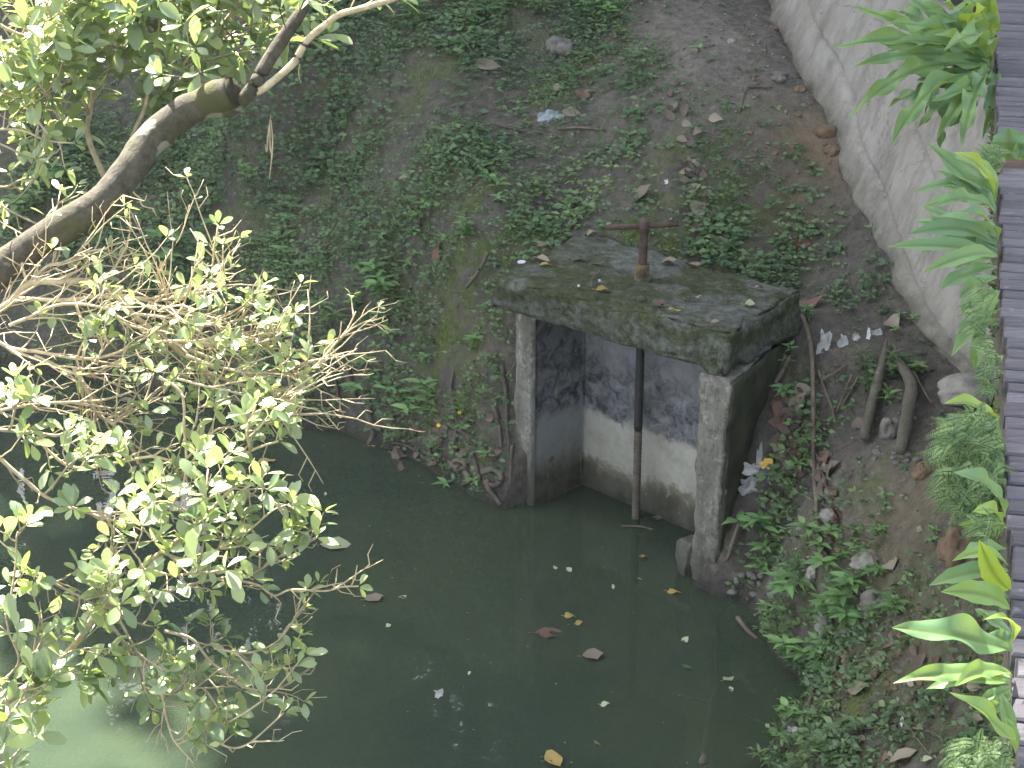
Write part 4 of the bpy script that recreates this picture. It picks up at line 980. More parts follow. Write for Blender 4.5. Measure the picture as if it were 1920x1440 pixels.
# ------------------------------------------------------------------ individual plants
def seedling(px, py, h, nl, ll, label, group=None, mat="seed", shape='lance', wid=.36, spread=1.0, lean=None, n_stem=1, tintc=.5):
    p = hit(px, py); root = empty("leafy_seedling", tuple(p)); tag(root, label, "plant", group); lb = LB(); st = MB()
    for s_ in range(n_stem):
        st = MB()
        nr = tnormal(p[0], p[1]); d = unit(nr * .5 + np.array([0, -.25, .7]) + rng.normal(0, .28 if n_stem > 1 else .1, 3) * spread); hh = h * rng.uniform(.75, 1.15)
        b0 = p + (rng.normal(0, 1, 3) * np.array([.04, .03, 0]) if n_stem > 1 else 0); b0[2] = tz(b0[0], b0[1]) if n_stem > 1 else b0[2]
        P = np.array([b0 + d * hh * t + np.array([0, -.1, -.12]) * hh * t * t for t in np.linspace(0, 1, 6)]); st.add(*tube(P, [.003, .0016], 5)); st.build("stem", M["grass"], root, True)
        n = nl; t = np.linspace(.35, 1, n); ang = np.arange(n) * 2.4 + rng.random() * 6
        B = np.array([P[min(int(q * 5), 4)] + (P[min(int(q * 5), 4) + 1] - P[min(int(q * 5), 4)]) * (q * 5 - min(int(q * 5), 4)) for q in t])
        D = np.stack([np.cos(ang), np.sin(ang), np.full(n, .12)], 1) + d * .35; UP = np.tile([0, 0, 1.0], (n, 1)) + d * .4 + rng.normal(0, .15, (n, 3))
        L = ll * 1.18 * rng.uniform(.7, 1.15, n); lb.add(*leaf_batch(B, D, UP, L, L * wid * rng.uniform(.85, 1.15, n), shape, .12, .32, np.clip(rng.normal(tintc, .22, n), 0, 1)))
    lb.build("foliage", M[mat], root)
seedling(730,545,.16,9,.085,"largest leafy seedling on the bank between the tree and the slab",n_stem=4)
seedling(735,610,.10,7,.07,"leafy seedling hanging just under the largest one",n_stem=2)
seedling(690,690,.10,7,.065,"small leafy seedling low on the bank above the roots",n_stem=2)
seedling(828,690,.15,8,.075,"bright leafy seedling on the steep bank left of the sluice wall",n_stem=3)
seedling(780,470,.08,6,.05,"tiny seedling by the long dry leaf on the bank",n_stem=2)
seedling(905,860,.06,6,.05,"seedling at the waterline beside the gnarled roots",n_stem=2)
seedling(860,800,.08,6,.055,"seedling among roots under the yellow flowers",n_stem=2)
seedling(800,840,.05,5,.045,"tiny seedling by the floating pale leaf",n_stem=2)
seedling(330,470,.14,8,.085,"leafy plant in the shade just under the leaning trunk",n_stem=4,tintc=.35)
seedling(110,350,.16,8,.09,"leafy plant behind the trunk by the white scrap",n_stem=5,tintc=.35)
seedling(60,400,.16,8,.08,"leafy plant at the far end of the bank behind thin twigs",n_stem=4,tintc=.3)
seedling(550,480,.1,8,.06,"leafy plant on the bank beside the top of the twig tangle",n_stem=3,tintc=.3)
seedling(480,350,.1,7,.055,"leafy plant under the hanging aerial root",n_stem=3,tintc=.35)
seedling(620,560,.14,14,.10,"narrow leaved tuft on the bank right of the twig tangle",mat="cover",wid=.14,n_stem=2,tintc=.7)
seedling(1385,985,.09,5,.085,"seedling with three big leaves beside the concrete pillar")
seedling(1425,990,.11,6,.07,"pale topped seedling next to the pillar seedling",n_stem=2)
seedling(1460,985,.10,6,.07,"leafy seedling below the yellow and navy packet",n_stem=2)
seedling(1440,1060,.07,6,.06,"small seedling low beside the shallow edge stones",n_stem=2)
seedling(1505,1080,.12,8,.075,"leafy seedling left of the long thin stick's foot",n_stem=3)
seedling(1475,1130,.08,7,.08,"dark leafed seedling over the shallow edge",n_stem=2,tintc=.2)
seedling(1555,1110,.12,8,.075,"leafy seedling above the white rock",n_stem=3)
seedling(1525,1160,.10,8,.07,"leafy seedling left of the white rock",n_stem=3,tintc=.7)
seedling(1600,1160,.11,9,.075,"leafy seedling right of the white rock",n_stem=3,tintc=.3)
seedling(1640,1200,.10,8,.07,"drooping seedling below the white rock's right neighbour",n_stem=2,tintc=.3)
seedling(1550,1220,.08,7,.06,"seedling growing under the white rock",n_stem=2,tintc=.6)
seedling(1560,1010,.09,7,.06,"seedling beside the lower part of the long thin stick",n_stem=2)
seedling(1500,880,.08,10,.05,"star shaped seedling in the litter left of the long thin stick",n_stem=1,wid=.25)
seedling(1515,830,.07,10,.045,"star shaped seedling against the middle of the long thin stick",n_stem=1,wid=.25)
seedling(1520,600,.09,10,.045,"sprig at the slab's rear corner",n_stem=2,wid=.25)
seedling(1640,690,.12,14,.075,"grassy tuft behind the left log",mat="grass",wid=.13,n_stem=2,tintc=.6)
seedling(1630,750,.08,12,.05,"leafy tuft against the left log",mat="grass",wid=.2,n_stem=2)
seedling(1662,760,.09,7,.055,"leafy sprig between the two logs",wid=.3,n_stem=1)
seedling(1690,700,.07,9,.04,"round leaved tuft on top of the right log",mat="cover",n_stem=3,wid=.55,tintc=.9)
seedling(1480,1160,.09,14,.07,"grassy tuft overhanging the shallow edge",mat="grass",wid=.12,n_stem=3,tintc=.5)
seedling(1490,1240,.06,12,.05,"grey green ferny sprig at the shallow edge below the grassy tuft",mat="cover",wid=.3,n_stem=3,tintc=.6)
seedling(1500,1290,.05,12,.045,"grey green ferny sprig lowest on the shallow edge",mat="cover",wid=.3,n_stem=2,tintc=.6)
seedling(1430,1430,.06,8,.045,"pale starry sprig in the bottom corner of the pond",mat="grass",wid=.22,n_stem=1,tintc=.8)
seedling(1690,1100,.06,8,.04,"small seedling on the bare dirt below the pale rock",n_stem=2)
seedling(1735,1025,.05,7,.03,"tiny green sprout on the dirt left of the fern blades",n_stem=2)
seedling(1700,600,.05,7,.03,"mossy green sprout at the foot of the grey wall",n_stem=3,tintc=.7)
seedling(1470,740,.06,6,.05,"broad leafed seedling low against the dark side of the sluice",n_stem=2)
seedling(1490,660,.08,7,.04,"sprig beside the upper end of the long thin stick",n_stem=2)
seedling(1310,100,.05,4,.05,"lone seedling on the pale dirt at the top of the slope",n_stem=1)
seedling(1110,25,.12,9,.06,"bright leafy plant at the top of the slope",n_stem=4,tintc=.7)
seedling(1170,75,.08,8,.05,"spiky plant at the top of the slope beside the dirt",mat="grass",wid=.16,n_stem=2)
seedling(790,30,.14,12,.08,"ferny plant at the top of the slope near the branch tip",mat="cover",wid=.2,n_stem=4,tintc=.7)
seedling(900,25,.14,12,.08,"ferny plant in the middle of the top edge of the slope",mat="cover",wid=.2,n_stem=4,tintc=.6)
seedling(1020,20,.14,12,.08,"ferny plant right of the middle of the slope's top",mat="cover",wid=.2,n_stem=4,tintc=.65)
for i in range(60):
    for _ in range(20):
        px, py = random.uniform(230, 930), random.uniform(330, 800); q = hit(px, py)
        if q[2] > .12 and not (px > 880 and py > 600): break
    seedling(px, py, random.uniform(.05, .10), random.choice([6, 7, 8]), random.uniform(.035, .06), "small leafy weed among the ground cover on the steep bank left of the sluice", "weeds on the steep bank", tintc=random.uniform(.15, .7), wid=random.choice([.3, .36, .45]), n_stem=random.choice([1, 2, 2]))
for i in range(26):
    for _ in range(20):
        px, py = random.uniform(1440, 1640), random.uniform(1000, 1420); q = hit(px, py)
        if q[2] > .06: break
    seedling(px, py, random.uniform(.04, .08), random.choice([6, 7, 8]), random.uniform(.03, .05), "small leafy weed among the growth on the right hand bank of the pond", "weeds on the right bank", tintc=random.uniform(.1, .7), wid=random.choice([.3, .36, .45]), n_stem=random.choice([1, 2]))
# flowers
def flower(px, py, label):
    p = hit(px, py) + np.array([0, -.03, .03]); root = empty("yellow_flower", tuple(p)); tag(root, label, "flower")
    n = 6; a = np.arange(n) * 6.28 / n; D = np.stack([np.cos(a), np.sin(a) * .6, np.sin(a) * .6], 1); lb = LB()
    lb.add(*leaf_batch(np.tile(p, (n, 1)), D, np.tile([0, -.7, .7], (n, 1)), .013, .010)); lb.build("petals", M["petal"], root)
    V, Fc = tube([p + np.array([0, .01, -.05]), p], .0015, 5); mesh_obj("stem", V, Fc, M["grass"], root)
flower(862, 779, "upper of two small yellow flowers on the bank"); flower(823, 803, "lower of two small yellow flowers on the bank")

# ------------------------------------------------------------------ dead leaves
def dead_leaf(p, L, W, ang, label, mat, nrm=(0, 0, 1), curl=.25, group=None, shape='lance', stem=True, name="dead_leaf"):
    nrm = unit(np.asarray(nrm, float)); a = np.array([math.cos(ang), math.sin(ang), 0]); d = unit(a - nrm * (a @ nrm))
    p = np.asarray(p, float) - d * L / 2; lb = LB()
    V, Fc, A = leaf_batch(p[None], d[None], nrm[None], L, W, shape, curl, rng.uniform(-.12, .12), rng.random(1))
    V = V + nrm * np.array([[.006 * math.sin(v[0] * 90 + v[1] * 70)] for v in V]); lb.add(V, Fc, A)
    if stem:
        Vs, Fs = tube([p, p - d * L * .22 + nrm * .004], [.0016, .001], 4); lb.add(Vs, Fs, np.full(len(Vs), .2))
    o = lb.build(name, M[mat], origin=p); tag(o, label, "leaf", group); return o
def on_bank(px, py, lpx, wpx, ang, label, mat="deadbrown", **k):
    p = hit(px, py); sc = depth_of(p) / F; n = tnormal(p[0], p[1]) + rng.normal(0, .2, 3) + np.array([0, -.25, 0]); return dead_leaf(p + np.array([0, -.005, .014]), lpx * sc * 1.15, wpx * sc * 1.9, ang, label, mat, n, **k)
def on_water(px, py, lpx, wpx, ang, label, mat, z=.004, **k):
    p = at(px, py, z); sc = depth_of(p) / F; k.setdefault('curl', .06); return dead_leaf(p, lpx * sc * 1.05, wpx * sc * 2.1, ang, label, mat, (0, 0, 1), **k)
def on_slab(px, py, lpx, wpx, ang, label, mat, **k):
    p = at(px, py, ZT + .010); sc = depth_of(p) / F; return dead_leaf(p, lpx * sc, wpx * sc * 2, ang, label, mat, rng.normal(0, .12, 3) + np.array([0, 0, 1]), **k)
on_bank(915,127,46,13,-.2,"long tan dead leaf lying high on the slope","deadtan"); on_bank(948,94,20,16,1.0,"pale upright dead leaf at the top of the slope","deadtan")
on_bank(1072,216,32,12,-.3,"tan dead leaf against the grey plastic scrap","deadtan"); on_bank(945,295,22,12,.5,"pale green leaf lying in the middle of the slope","paleleaf")
on_bank(765,332,36,8,.1,"yellow green narrow leaf on the slope","paleleaf"); on_bank(822,480,44,14,.7,"long pinkish dead leaf on the bank left of the slab","deadred")
on_bank(1093,183,18,16,1.2,"round rust coloured dead leaf on the slope","deadred"); on_bank(1048,170,22,10,.1,"short tan dead leaf on the slope above the plastic","deadtan")
on_bank(1205,368,44,16,.3,"flat grey leaf just above the T handle","deadtan"); on_bank(1673,612,26,20,-1.0,"oval brown dead leaf at the foot of the grey wall","deadtan")
on_bank(355,280,12,14,1.4,"orange dead leaf behind the trunk","deadred"); on_bank(1110,440,20,6,.4,"small tan leaf behind the slab edge","deadtan")
on_bank(785,425,14,22,1.8,"dark dead leaf standing on the bank above the slab","deadbrown"); on_bank(1590,225,26,8,.0,"tan stick like leaf near the wall","deadtan")
on_bank(1342,228,26,10,-.2,"pale dead leaf where dirt meets moss","deadtan"); on_bank(1355,462,50,14,-.4,"long folded tan leaf behind the slab","deadtan")
on_bank(1310,395,26,20,.9,"pink grey curled leaf beyond the handle","deadtan"); on_bank(1500,455,24,24,1.2,"big brown dead leaf near the foot of the slope","deadred")
on_bank(1520,575,18,30,1.7,"upright brown leaf at the slab's rear corner","deadred"); on_bank(1475,865,24,14,.9,"tan leaf in the litter beside the pillar","deadtan")
on_bank(1640,1062,34,20,1.0,"brown dead leaf beside the pale rock","deadred"); on_bank(1673,1062,22,22,.9,"grey folded leaf on the dirt below the pale rock","deadtan")
on_bank(1612,1295,50,14,-.1,"long grey dead leaf on the lower bank","deadtan"); on_bank(1696,1423,56,18,-.05,"long brown dead leaf at the bottom of the bank","deadtan")
on_bank(1738,1428,18,8,.0,"cream dead leaf beside the long brown one at the bottom","paleleaf"); on_bank(1568,1255,20,26,1.5,"tan broad dead leaf on the lower bank","deadtan")
on_bank(1585,1275,8,18,1.6,"narrow upright leaf on the lower bank","deadtan"); on_bank(1650,1325,22,9,-.5,"pale curled leaf low on the bank","deadtan")
on_bank(1558,1420,20,22,1.2,"tan dead leaf at the bottom edge of the pond bank","deadtan"); on_bank(1650,1243,16,18,.9,"small tan leaf beside the rubble","deadtan")
on_bank(1668,1210,26,22,-.8,"brown folded leaf above the rubble","deadbrown"); on_bank(1610,800,26,14,-.9,"pale curled leaf on the dark dirt left of the logs","deadtan")
on_bank(1600,1385,26,12,-.3,"dark dead leaf low on the bank","deadbrown"); on_bank(1475,895,14,22,1.5,"red wrapper like leaf under the packet","deadred")
on_bank(1830,1290,34,14,.1,"pinkish dead leaf under the arching fern","deadtan"); on_bank(1545,1390,18,20,.9,"curled tan leaf near the pond's bottom edge","deadtan")
for i in range(46):
    q = random.random(); on_bank(1455 + 60 * random.random(), 735 + 150 * q, random.uniform(18, 34), random.uniform(8, 16), random.random() * 6, "curled brown dead leaf in the drift between the sluice's dark side and the long stick", random.choice(["deadbrown", "deadbrown", "deadtan", "deadred"]), group="leaf drift beside the sluice", curl=.4)
for i in range(40):
    q = random.random(); on_bank(1530 + 35 * random.random() + 10 * q, 850 + 210 * q, random.uniform(16, 34), random.uniform(8, 15), random.random() * 6, "curled brown dead leaf heaped along the lower half of the long thin stick", random.choice(["deadbrown", "deadbrown", "deadred", "deadtan"]), group="leaf drift along the long stick", curl=.4)
for i in range(34):
    q = random.random(); on_bank(1255 + 75 * q + random.gauss(0, 14), 190 + 240 * q + random.gauss(0, 18), random.uniform(14, 28), random.uniform(5, 10), random.random() * 6, "grey brown dead leaf in the streak of litter running down the slope", random.choice(["deadbrown", "deadtan", "deadbrown"]), group="leaf streak on the slope")
for i in range(30):
    on_bank(random.uniform(740, 940), random.uniform(800, 900) - 20, random.uniform(14, 26), random.uniform(8, 16), random.random() * 6, "brown dead leaf caught in the roots at the waterline", "deadbrown", group="leaves caught in the roots", curl=.4)
for i in range(26):
    on_bank(random.uniform(1560, 1850), random.uniform(1200, 1435), random.uniform(14, 30), random.uniform(5, 10), random.random() * 6, "small brown dead leaf scattered on the lower bank below the ferns", random.choice(["deadbrown", "deadred", "deadtan"]), group="leaves on the lower bank")
# on the slab
on_slab(1015,487,36,12,-.5,"brown curled leaf on the slab near the silver cap","deadtan"); on_slab(1026,498,30,7,.0,"yellow tan leaf touching the brown one on the slab","deadyel")
on_slab(1022,461,32,7,-.1,"tan twisted leaf at the slab's rear left","deadtan"); on_slab(1085,487,30,8,-.1,"dull tan leaf in the middle of the slab's left half","deadbrown")
on_slab(1131,543,30,8,-.2,"bright yellow leaf on the slab","deadyel"); on_slab(1256,492,34,14,.1,"round tan leaf right of the stem","deadtan"); on_slab(1302,498,36,8,-.15,"narrow tan leaf near the slab's rear edge","deadtan")
on_slab(1238,571,20,15,.3,"rust brown round leaf on the slab's right half","deadred"); on_slab(1303,558,28,6,.1,"pale narrow leaf on the right of the slab","deadtan"); on_slab(1405,572,22,11,-.4,"cream leaf by the slab's right edge","paleleaf")
on_slab(1345,606,26,7,-.2,"small tan leaf over the slab's front corner","deadtan"); on_slab(1425,540,20,6,.0,"tiny pale leaf near the slab's back right corner","deadtan"); on_slab(1265,582,26,6,.1,"tan sliver by the rust brown leaf","deadyel")
on_slab(1120,496,38,6,.1,"dull strip of dry leaf left of the stem","deadbrown"); on_slab(1205,560,24,6,.2,"dull brown leaf in the front middle of the slab","deadbrown")
# on the water
on_water(629,1021,56,24,.1,"large pale green leaf floating beside the lower spray","paleleaf",shape='ovate'); on_water(1030,1186,54,18,.05,"large brown leaf floating in open water","deadred",shape='ovate')
on_water(1112,1229,40,18,.15,"olive tan leaf floating below the large brown one","deadtan",shape='ovate'); on_water(1070,1154,24,10,.1,"orange leaf floating above the large brown one","deadyel")
on_water(1086,1168,16,7,.5,"small yellow leaf floating beside the orange one","deadyel"); on_water(1208,1044,14,6,-.1,"small yellow leaf floating in front of the sluice opening","deadyel")
on_water(1285,1199,14,8,.6,"small cream leaf floating right of open water","paleleaf"); on_water(1135,1321,18,7,.0,"small pale leaf floating low in the pond","paleleaf")
on_water(1121,1393,10,9,.6,"tiny yellow leaf floating near the bottom","deadyel"); on_water(1265,1110,28,8,-.25,"orange sliver of leaf floating at the pillar foot","deadyel")
on_water(500,865,34,12,.1,"yellow leaf floating under the middle twigs","deadyel"); on_water(752,850,34,18,-.2,"pale leaf floating at the bank's edge","paleleaf",shape='ovate')
on_water(695,836,18,6,.0,"orange leaf floating at the bank's edge","deadyel"); on_water(702,1122,36,16,.3,"tan leaf floating behind the outermost twig tip","deadtan")
on_water(1042,426 + 640,8,7,.4,"tiny white flake floating left of the pillar reflection","paleleaf",stem=False); on_water(1068,1068,9,8,.6,"tiny white petal floating in front of the sluice","paleleaf",stem=False)
on_water(756,1118,14,7,.5,"tiny pale leaf floating right of the twig tip","paleleaf"); on_water(729,1174,10,6,.6,"tiny leaf floating below the twig tip","paleleaf")
on_water(1366,1273,24,9,.5,"pale leaf floating over the sunken stick","paleleaf"); on_water(1371,1291,9,8,.2,"tiny white petal beside the pale leaf over the sunken stick","paleleaf",stem=False)
on_water(1412,1403,16,8,.1,"small cream leaf floating in the bottom corner","paleleaf"); on_water(1291,1251,20,8,-.6,"grey green leaf floating right of the middle","cover")
on_water(1455,1372,34,12,.1,"green oval leaf at the bank's bottom edge","seed",shape='ovate',z=.02); on_water(610,1024 - 98,6,6,.0,"tiny white speck floating near the bank","paleleaf",stem=False)
on_water(630,965,12,5,.3,"small white leaf floating below the roots","paleleaf"); on_water(1232,971,30,8,.1,"tan leaf floating inside the sluice by the back wall","deadtan")
on_water(1200,1085,9,6,.2,"tiny grey petal floating below the sluice opening","paleleaf",stem=False); on_water(1150,1100,6,6,.1,"tiny petal floating left of the pillar foot","paleleaf",stem=False)
on_water(240,750,34,12,.2,"pale leaf floating under the twig tangle","deadtan"); on_water(1220,1004,44,20,-.25,"olive leaf just under the water inside the sluice","deadyel",z=-.012,shape='ovate')
on_water(1470,1185,44,32,.4,"rust red leaf sunk under the grassy tuft","deadred",z=-.015,shape='ovate'); on_water(880,1262,6,4,.1,"tiny sliver floating near the white tag","paleleaf",stem=False)
on_water(1038,1424,34,26,.3,"round yellow green leaf floating at the bottom edge","deadyel",shape='ovate')

# ------------------------------------------------------------------ sticks, roots, logs
def stick(pts, w0, w1, label, mat="stick", lift=.012, name="stick", cat="stick", water=False, rough=.18, sides=7, zs=None, group=None, n=None):
    P = []
    for i, (a, b) in enumerate(pts):
        q = at(a, b, zs[i]) if zs else hit(a, b) + np.array([0, -lift * .5, lift]); P.append(q)
    sc = depth_of(P[0]) / F; V, Fc = tube(spline(P, n or max(8, len(P) * 6)), [w0 * sc / 2, w1 * sc / 2], sides, rough, rng.random() * 9)
    o = mesh_obj(name, V, Fc, M[mat], None, True, origin=P[0]); tag(o, label, cat, group); return o
stick([(1500,605),(1513,640),(1520,693),(1522,780),(1523,880),(1528,960),(1537,1070)], 9, 8, "long thin stick running down the bank beside the sluice", lift=.05)
stick([(1478,678),(1466,705),(1452,728)], 9, 7, "short grey stick against the sluice's dark side", lift=.03)
stick([(1533,700),(1545,735),(1560,775),(1565,800)], 5, 4, "thin forked twig right of the long stick", lift=.02)
stick([(1597,708),(1583,740),(1567,778)], 5, 3, "pale straight twig on the dark dirt", lift=.02)
stick([(1608,712),(1590,745),(1572,772)], 5, 3, "dark straight twig beside the pale one", lift=.015)
stick([(1540,718),(1565,705),(1585,690)], 7, 4, "stub of root under the white tatters", lift=.02)
stick([(1710,705),(1728,740),(1745,765)], 6, 5, "bent grey stick at the foot of the wall", lift=.03)
stick([(1385,215),(1400,170),(1425,160)], 4, 2, "thin dark twig curved on the pale dirt", lift=.01)
stick([(1405,165),(1448,167)], 5, 4, "short straight twig on the pale dirt", lift=.01)
stick([(1045,245),(1090,243),(1135,248)], 6, 4, "pale straight twig below the plastic scrap", lift=.012)
stick([(935,238),(960,243),(985,249)], 4, 3, "thin twig left of the pale straight one", lift=.01)
stick([(1065,100),(1110,55),(1160,35),(1185,10)], 4, 2, "long thin runner curving at the top of the slope", lift=.03)
stick([(915,487),(900,520),(875,553)], 9, 7, "grey green stick leaning on the slab's left side", "log", lift=.05)
stick([(1592,1012),(1618,1015),(1655,1022)], 5, 3, "small twig on the dirt under the clumps", lift=.01)
stick([(1690,1370),(1730,1372),(1765,1388)], 6, 4, "dark twig lying on the lower bank", lift=.015)
stick([(1700,1365),(1725,1400),(1745,1425)], 4, 3, "thin twig crossing the dark one on the lower bank", lift=.02)
stick([(1600,1370),(1640,1367),(1680,1365)], 8, 6, "grey stick flat on the lower bank", lift=.012)
stick([(1525,1290),(1518,1320),(1510,1355)], 10, 7, "mossy stick at the pond's lower edge", "log", lift=.03)
stick([(950,722),(962,705),(976,680)], 4, 2, "thin twig crossing the left post", lift=.06)
stick([(1388,985),(1375,1020),(1362,1060)], 12, 8, "dark root hugging the pillar's outer side", "root", lift=.03, name="root", cat="root")
stick([(1125,508),(1112,520),(1108,538)], 4, 2, "thin black twig curled on the slab", zs=[ZT+.02,ZT+.02,ZT+.012])
stick([(1330,1150),(1342,1185),(1342,1230),(1340,1290)], 4, 5, "thin stem of the sunken stick", zs=[-.01,-.02,-.03,-.04])
stick([(1340,1290),(1332,1340),(1322,1400),(1318,1432)], 10, 15, "thick sunken stick in the shallow water", "log", zs=[-.03,-.03,-.025,.0])
stick([(1260,1300),(1350,1322),(1420,1350),(1450,1370)], 4, 5, "thin sunken branch reaching the bank", zs=[-.07,-.05,-.02,.01])
stick([(1342,1165),(1360,1140),(1385,1110)], 3, 2, "thin sunken twig near the pillar foot", zs=[-.02,-.01,.01])
stick([(1383,1158),(1400,1180),(1420,1198)], 10, 6, "short dark stick half out of the water", "stick", zs=[.02,.015,-.005])
stick([(1425,1200),(1440,1225),(1375,1280)], 4, 2, "sunken twig below the half drowned stick", zs=[-.02,-.03,-.04])
stick([(1165,986),(1200,987),(1225,993)], 4, 3, "thin stalk floating by the threaded rod", zs=[.006,.006,.006])
# logs
def log(pts, ws, label, zl):
    P = [hit(a, b) + np.array([0, -zl * .5, zl]) for a, b in pts]; sc = depth_of(P[0]) / F
    V, Fc = tube(spline(P, 30), [x * sc / 2 for x in ws], 14, .22, rng.random() * 9); o = mesh_obj("log", V, Fc, M["log"], None, True, origin=P[0]); tag(o, label, "log", "logs below the wall")
log([(1660,650),(1652,690),(1640,740),(1628,790),(1618,835)], [5, 14, 20, 21, 18], "straight pointed grey log leaning on the dirt below the wall", .05)
log([(1678,688),(1695,715),(1705,745),(1698,790),(1690,830),(1682,862)], [13, 20, 25, 24, 22, 18], "crooked brown log right of the straight one", .05)
# roots at the waterline
R_ = [([(648,690),(655,720),(668,752)], 22, 8), ([(690,772),(697,800),(716,812)], 16, 7), ([(690,800),(700,818),(690,838)], 12, 6), ([(800,825),(805,850),(808,872)], 16, 10), ([(850,700),(846,740),(856,790),(850,850)], 5, 8),
      ([(840,872),(860,884),(875,880),(862,868),(845,875)], 13, 8), ([(912,905),(918,925),(930,940),(938,952)], 14, 8), ([(905,890),(925,885),(940,900),(930,915),(915,912)], 13, 9), ([(838,800),(860,812),(885,824)], 6, 5), ([(872,890),(880,905),(868,915)], 12, 7),
      ([(940,690),(948,740),(950,790),(955,850)], 8, 6), ([(925,765),(935,800),(940,845)], 9, 5), ([(780,850),(760,840),(735,835)], 5, 3), ([(960,840),(958,880),(956,915)], 6, 4), ([(625,690),(632,740),(640,790)], 12, 5), ([(880,840),(890,870),(900,905)], 10, 6)]
for pts, a, b in R_:
    stick(pts, a, b, "gnarled muddy root exposed on the bank at the waterline", "root", lift=.02, name="root", cat="root", rough=.35, sides=9, group="roots at the waterline")

# ------------------------------------------------------------------ stones
def ico(sub=2):
    import bmesh
    bm = bmesh.new(); bmesh.ops.create_icosphere(bm, subdivisions=sub, radius=1); V = [np.array(v.co) for v in bm.verts]; Fc = [tuple(v.index for v in f.verts) for f in bm.faces]; bm.free(); return V, Fc
ICO3 = ico(4); ICO2 = ico(2)
def stone(px, py, wpx, hpx, label, mat="rock", group=None, zs=None, sub=ICO3, flat=.7, name="rock"):
    p = hit(px, py) if zs is None else at(px, py, zs); sc = depth_of(p) / F; sd = rng.random() * 50
    rx, rz = wpx * sc / 2, hpx * sc / 2; ry = (rx + rz) / 2; a = rng.random() * .6 - .3
    V = []
    for v in sub[0]:
        k = 1 + .40 * nz(v, 1.1, sd) + .20 * nz(v, 2.7, sd + 4) + .08 * nz(v, 7, sd + 9)
        k = min(k, 1.12); q = np.array([v[0] * rx, v[1] * ry, v[2] * rz * 1.05]) * k; V.append(p + np.array([q[0] * math.cos(a) - q[1] * math.sin(a), q[0] * math.sin(a) + q[1] * math.cos(a), q[2] + rz * .25]))
    o = mesh_obj(name, V, sub[1], M[mat], None, True, origin=p); tag(o, label, "rock", group)
stone(1048,97,52,48,"mossy grey boulder set in the top of the slope","rock"); stone(1545,1172,36,50,"white lichen covered rock among seedlings at the pond edge","rockpale")
stone(1628,1055,70,36,"pale flat rock on the dirt beside the leaf drift","rockpale"); stone(1727,888,34,36,"brown stone beside the feathery clump","rockbrown"); stone(1460,148,34,20,"grey stone on the pale dirt near the wall","rock")
stone(1371,80,16,12,"small pale stone on the dirt at the top","rockpale"); stone(1450,55,18,12,"brown stone by the upper end of the wall","rockbrown"); stone(1815,742,120,58,"big flat weathered boulder at the foot of the grey wall","retain")
stone(1668,815,36,60,"mossy pale rock between the two logs","rock"); stone(1790,1040,60,80,"brown earth covered rock beside the upright fern blades","rockbrown"); stone(1640,1135,60,44,"low earthy rock left of the fern leaves","rock")
stone(1590,1190,40,26,"dark rock beside the white rock","rock"); stone(1726,994,16,12,"small white stone on the bare dirt","rockpale"); stone(1560,970,44,26,"pale torn rock at the lower end of the leaf drift","rockpale"); stone(1522,1082,22,36,"pale wedge of stone at the long stick's foot","rockpale")
stone(1555,855,14,10,"pale pebble on the dark dirt","rockpale"); stone(1550,250,40,26,"ochre stone in the dirt under the wall","rockbrown"); stone(1560,285,30,20,"second ochre stone right beside the wall edge","rockbrown"); stone(1500,170,24,16,"rusty stone beside the wall edge","rockbrown")
for i in range(22):
    stone(1365 + 130 * random.random(), 1068 + 40 * random.random() + 10, random.uniform(10, 26), random.uniform(8, 15), "small grey stone in the rubble at the shallow edge beside the pillar", "rock", "rubble at the shallow edge", sub=ICO2)
for i in range(26):
    stone(random.uniform(1560, 1700), random.uniform(1180, 1300), random.uniform(8, 26), random.uniform(7, 16), "small earthy stone in the rubble below the white rock", random.choice(["rock", "rockbrown"]), "rubble below the white rock", sub=ICO2)
for i in range(40):
    stone(random.uniform(1380, 1590), random.uniform(60, 330), random.uniform(5, 16), random.uniform(4, 10), "small stone in the bare dirt under the wall's upper edge", random.choice(["rock", "rockbrown", "rockbrown"]), "stones under the upper wall", sub=ICO2)
for i in range(12):
    stone(random.uniform(1640, 1720), random.uniform(840, 880), random.uniform(8, 18), random.uniform(6, 12), "small stone at the lower ends of the logs", "rock", "stones by the logs", sub=ICO2)

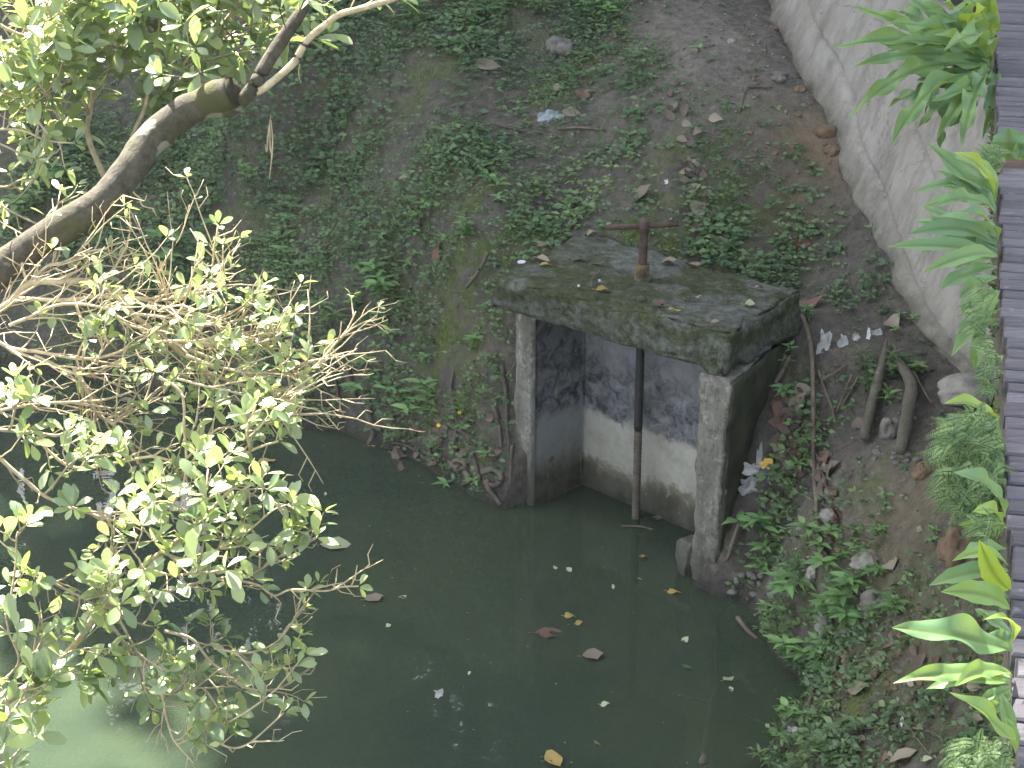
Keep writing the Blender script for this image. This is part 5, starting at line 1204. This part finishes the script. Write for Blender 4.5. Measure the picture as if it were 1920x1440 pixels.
# ------------------------------------------------------------------ litter
def scrap(px, py, wpx, hpx, label, mat, name="plastic_scrap", crumple=.35, n=9, fringe=0.0, parts=(), zs=None, lift=.012):
    p = hit(px, py) if zs is None else at(px, py, zs); sc = depth_of(p) / F; nr = unit(tnormal(p[0], p[1]) * .6 + unit(O_CAM - p)) if zs is None else np.array([0, 0, 1.0])
    X = unit(np.cross(np.array([0, .3, 1.0]) if zs is None else np.array([0, 1.0, 0]), nr)); Y = np.cross(nr, X); sd = rng.random() * 50; V = []; ra = rng.uniform(-.6, .6) if crumple > .3 else .1; ca, sa = math.cos(ra), math.sin(ra)
    def grid(cx, cy, w_, h_, lift2):
        V = []
        for i in range(n + 1):
            for j in range(n + 1):
                u, v = i / n - .5, j / n - .5; k = 1.05 + .75 * nz((u * 2.6, v * 2.6, 1), 1, sd) + .35 * nz((u * 8, v * 8, 1), 1, sd); rk = .9 * math.hypot(u, v) if max(abs(u), abs(v)) > .3 else 0; k = max(.25, k * (1.15 - rk * .8)); uu, vv = u * ca - v * sa, u * sa + v * ca; q = p + X * (cx + uu * w_ * sc * k) + Y * (cy + vv * h_ * sc * k)
                if fringe and j < 3: q = q - Y * (fringe * h_ * sc * max(0, nz((i * 1.7, 0, 3), 1, sd)) * (3 - j))
                V.append(q + nr * (lift + lift2 + crumple * w_ * sc * .35 * (nz((u * 4, v * 4, 2), 1, sd) + .3 * nz((u * 9, v * 9, 4), 1, sd))))
        Fc = [(i * (n + 1) + j, (i + 1) * (n + 1) + j, (i + 1) * (n + 1) + j + 1, i * (n + 1) + j + 1) for i in range(n) for j in range(n)]
        return V, Fc
    root = empty(name, tuple(p)); tag(root, label, "litter")
    V, Fc = grid(0, 0, wpx, hpx, 0); mesh_obj("sheet", V, Fc, M[mat], root, False)
    for nm, dx, dy, pw, ph, pm in parts:
        V, Fc = grid(dx * sc, dy * sc, pw, ph, .008); mesh_obj(nm, V, Fc, M[pm], root, False)
scrap(1033,221,56,26,"flat blue grey plastic scrap on the slope","plasticgrey")
scrap(1546,648,26,56,"tattered pale plastic sheet on the dirt behind the sluice","plastic",fringe=.25,crumple=.6)
scrap(1581,645,20,36,"smaller torn plastic shred right of the tattered sheet","plastic",fringe=.3,crumple=.6)
scrap(1605,632,14,18,"white paper flake beside the torn shreds","plastic",crumple=.5); scrap(1645,625,26,18,"pale flake of plastic near the oval brown leaf","plastic"); scrap(1628,632,9,34,"white sliver of plastic beside the pale flake","white")
scrap(1405,912,38,36,"crumpled white wrapper beside the pillar","plastic",crumple=.7); scrap(1424,858,12,60,"narrow twisted white wrapper above the crumpled one","plastic",crumple=.6)
scrap(1412,880,34,22,"silvery foil scrap between the wrappers","white",crumple=.8)
scrap(1437,886,24,40,"yellow and navy printed packet in the litter beside the pillar","navy",crumple=.25,lift=.035,parts=[("yellow_panel",2,16,26,22,"yellow")])
scrap(100,305,22,22,"white scrap behind the trunk at the far left bank","white"); scrap(1103,60,14,12,"small white paper bit at the top of the slope","white",crumple=.6)
scrap(1488,1370,22,14,"white paper bit at the pond's lower bank","white",crumple=.5); scrap(1692,1355,8,18,"white sliver on the lower bank","white",crumple=.5)
scrap(1250,342,9,9,"white speck of litter on the mossy slope","white",crumple=.5); scrap(1466,735,12,20,"white litter flake in the leaf drift","white",crumple=.5)
scrap(822,1300,18,34,"white rectangular tag floating in the pond","plastic",name="tag",crumple=.05,zs=.004,lift=.0)
scrap(1875,1352,16,24,"crumpled silver foil under the lowest ferns","white",crumple=.8)
p = at(978, 492, ZT + .004); V, Fc = tube([p, p + np.array([0, 0, .005]), p + np.array([0, 0, .006])], [.019, .019, .016], 20); o = mesh_obj("bottle_cap", V, Fc, M["cap"], None, False, origin=p); tag(o, "silver bottle cap lying on the slab's left side", "bottle cap")
for a, b, t in ((1124,526,"larger white berry on the slab"), (1085,536,"smaller white berry near the slab's front edge")):
    p = at(a, b, ZT + .006); V, Fc = [p + v * .007 for v in ICO2[0]], ICO2[1]; o = mesh_obj("berry", V, Fc, M["white"], None, True, origin=p); tag(o, t, "berry")

# ------------------------------------------------------------------ thin haze volume, added in place of a lens-flare veil
HZ = 0.0010
Vz = [(x, y, z) for z in (-12, 60) for x, y in ((-110,-110),(110,-110),(110,110),(-110,110))]
hm = bpy.data.materials.new("haze"); hm.use_nodes = True; hn = hm.node_tree; hn.nodes.remove(hn.nodes["Principled BSDF"])
pv = hn.nodes.new("ShaderNodeVolumePrincipled"); pv.inputs['Density'].default_value = HZ; pv.inputs['Color'].default_value = (.92, .95, .93, 1); pv.inputs['Anisotropy'].default_value = .3
hn.links.new(pv.outputs[0], hn.nodes["Material Output"].inputs['Volume'])
o = mesh_obj("haze", Vz, [(3,2,1,0),(4,5,6,7),(0,1,5,4),(1,2,6,5),(2,3,7,6),(3,0,4,7)], hm); tag(o, "thin added haze standing in for the lens flare veil", "haze", kind="stuff")
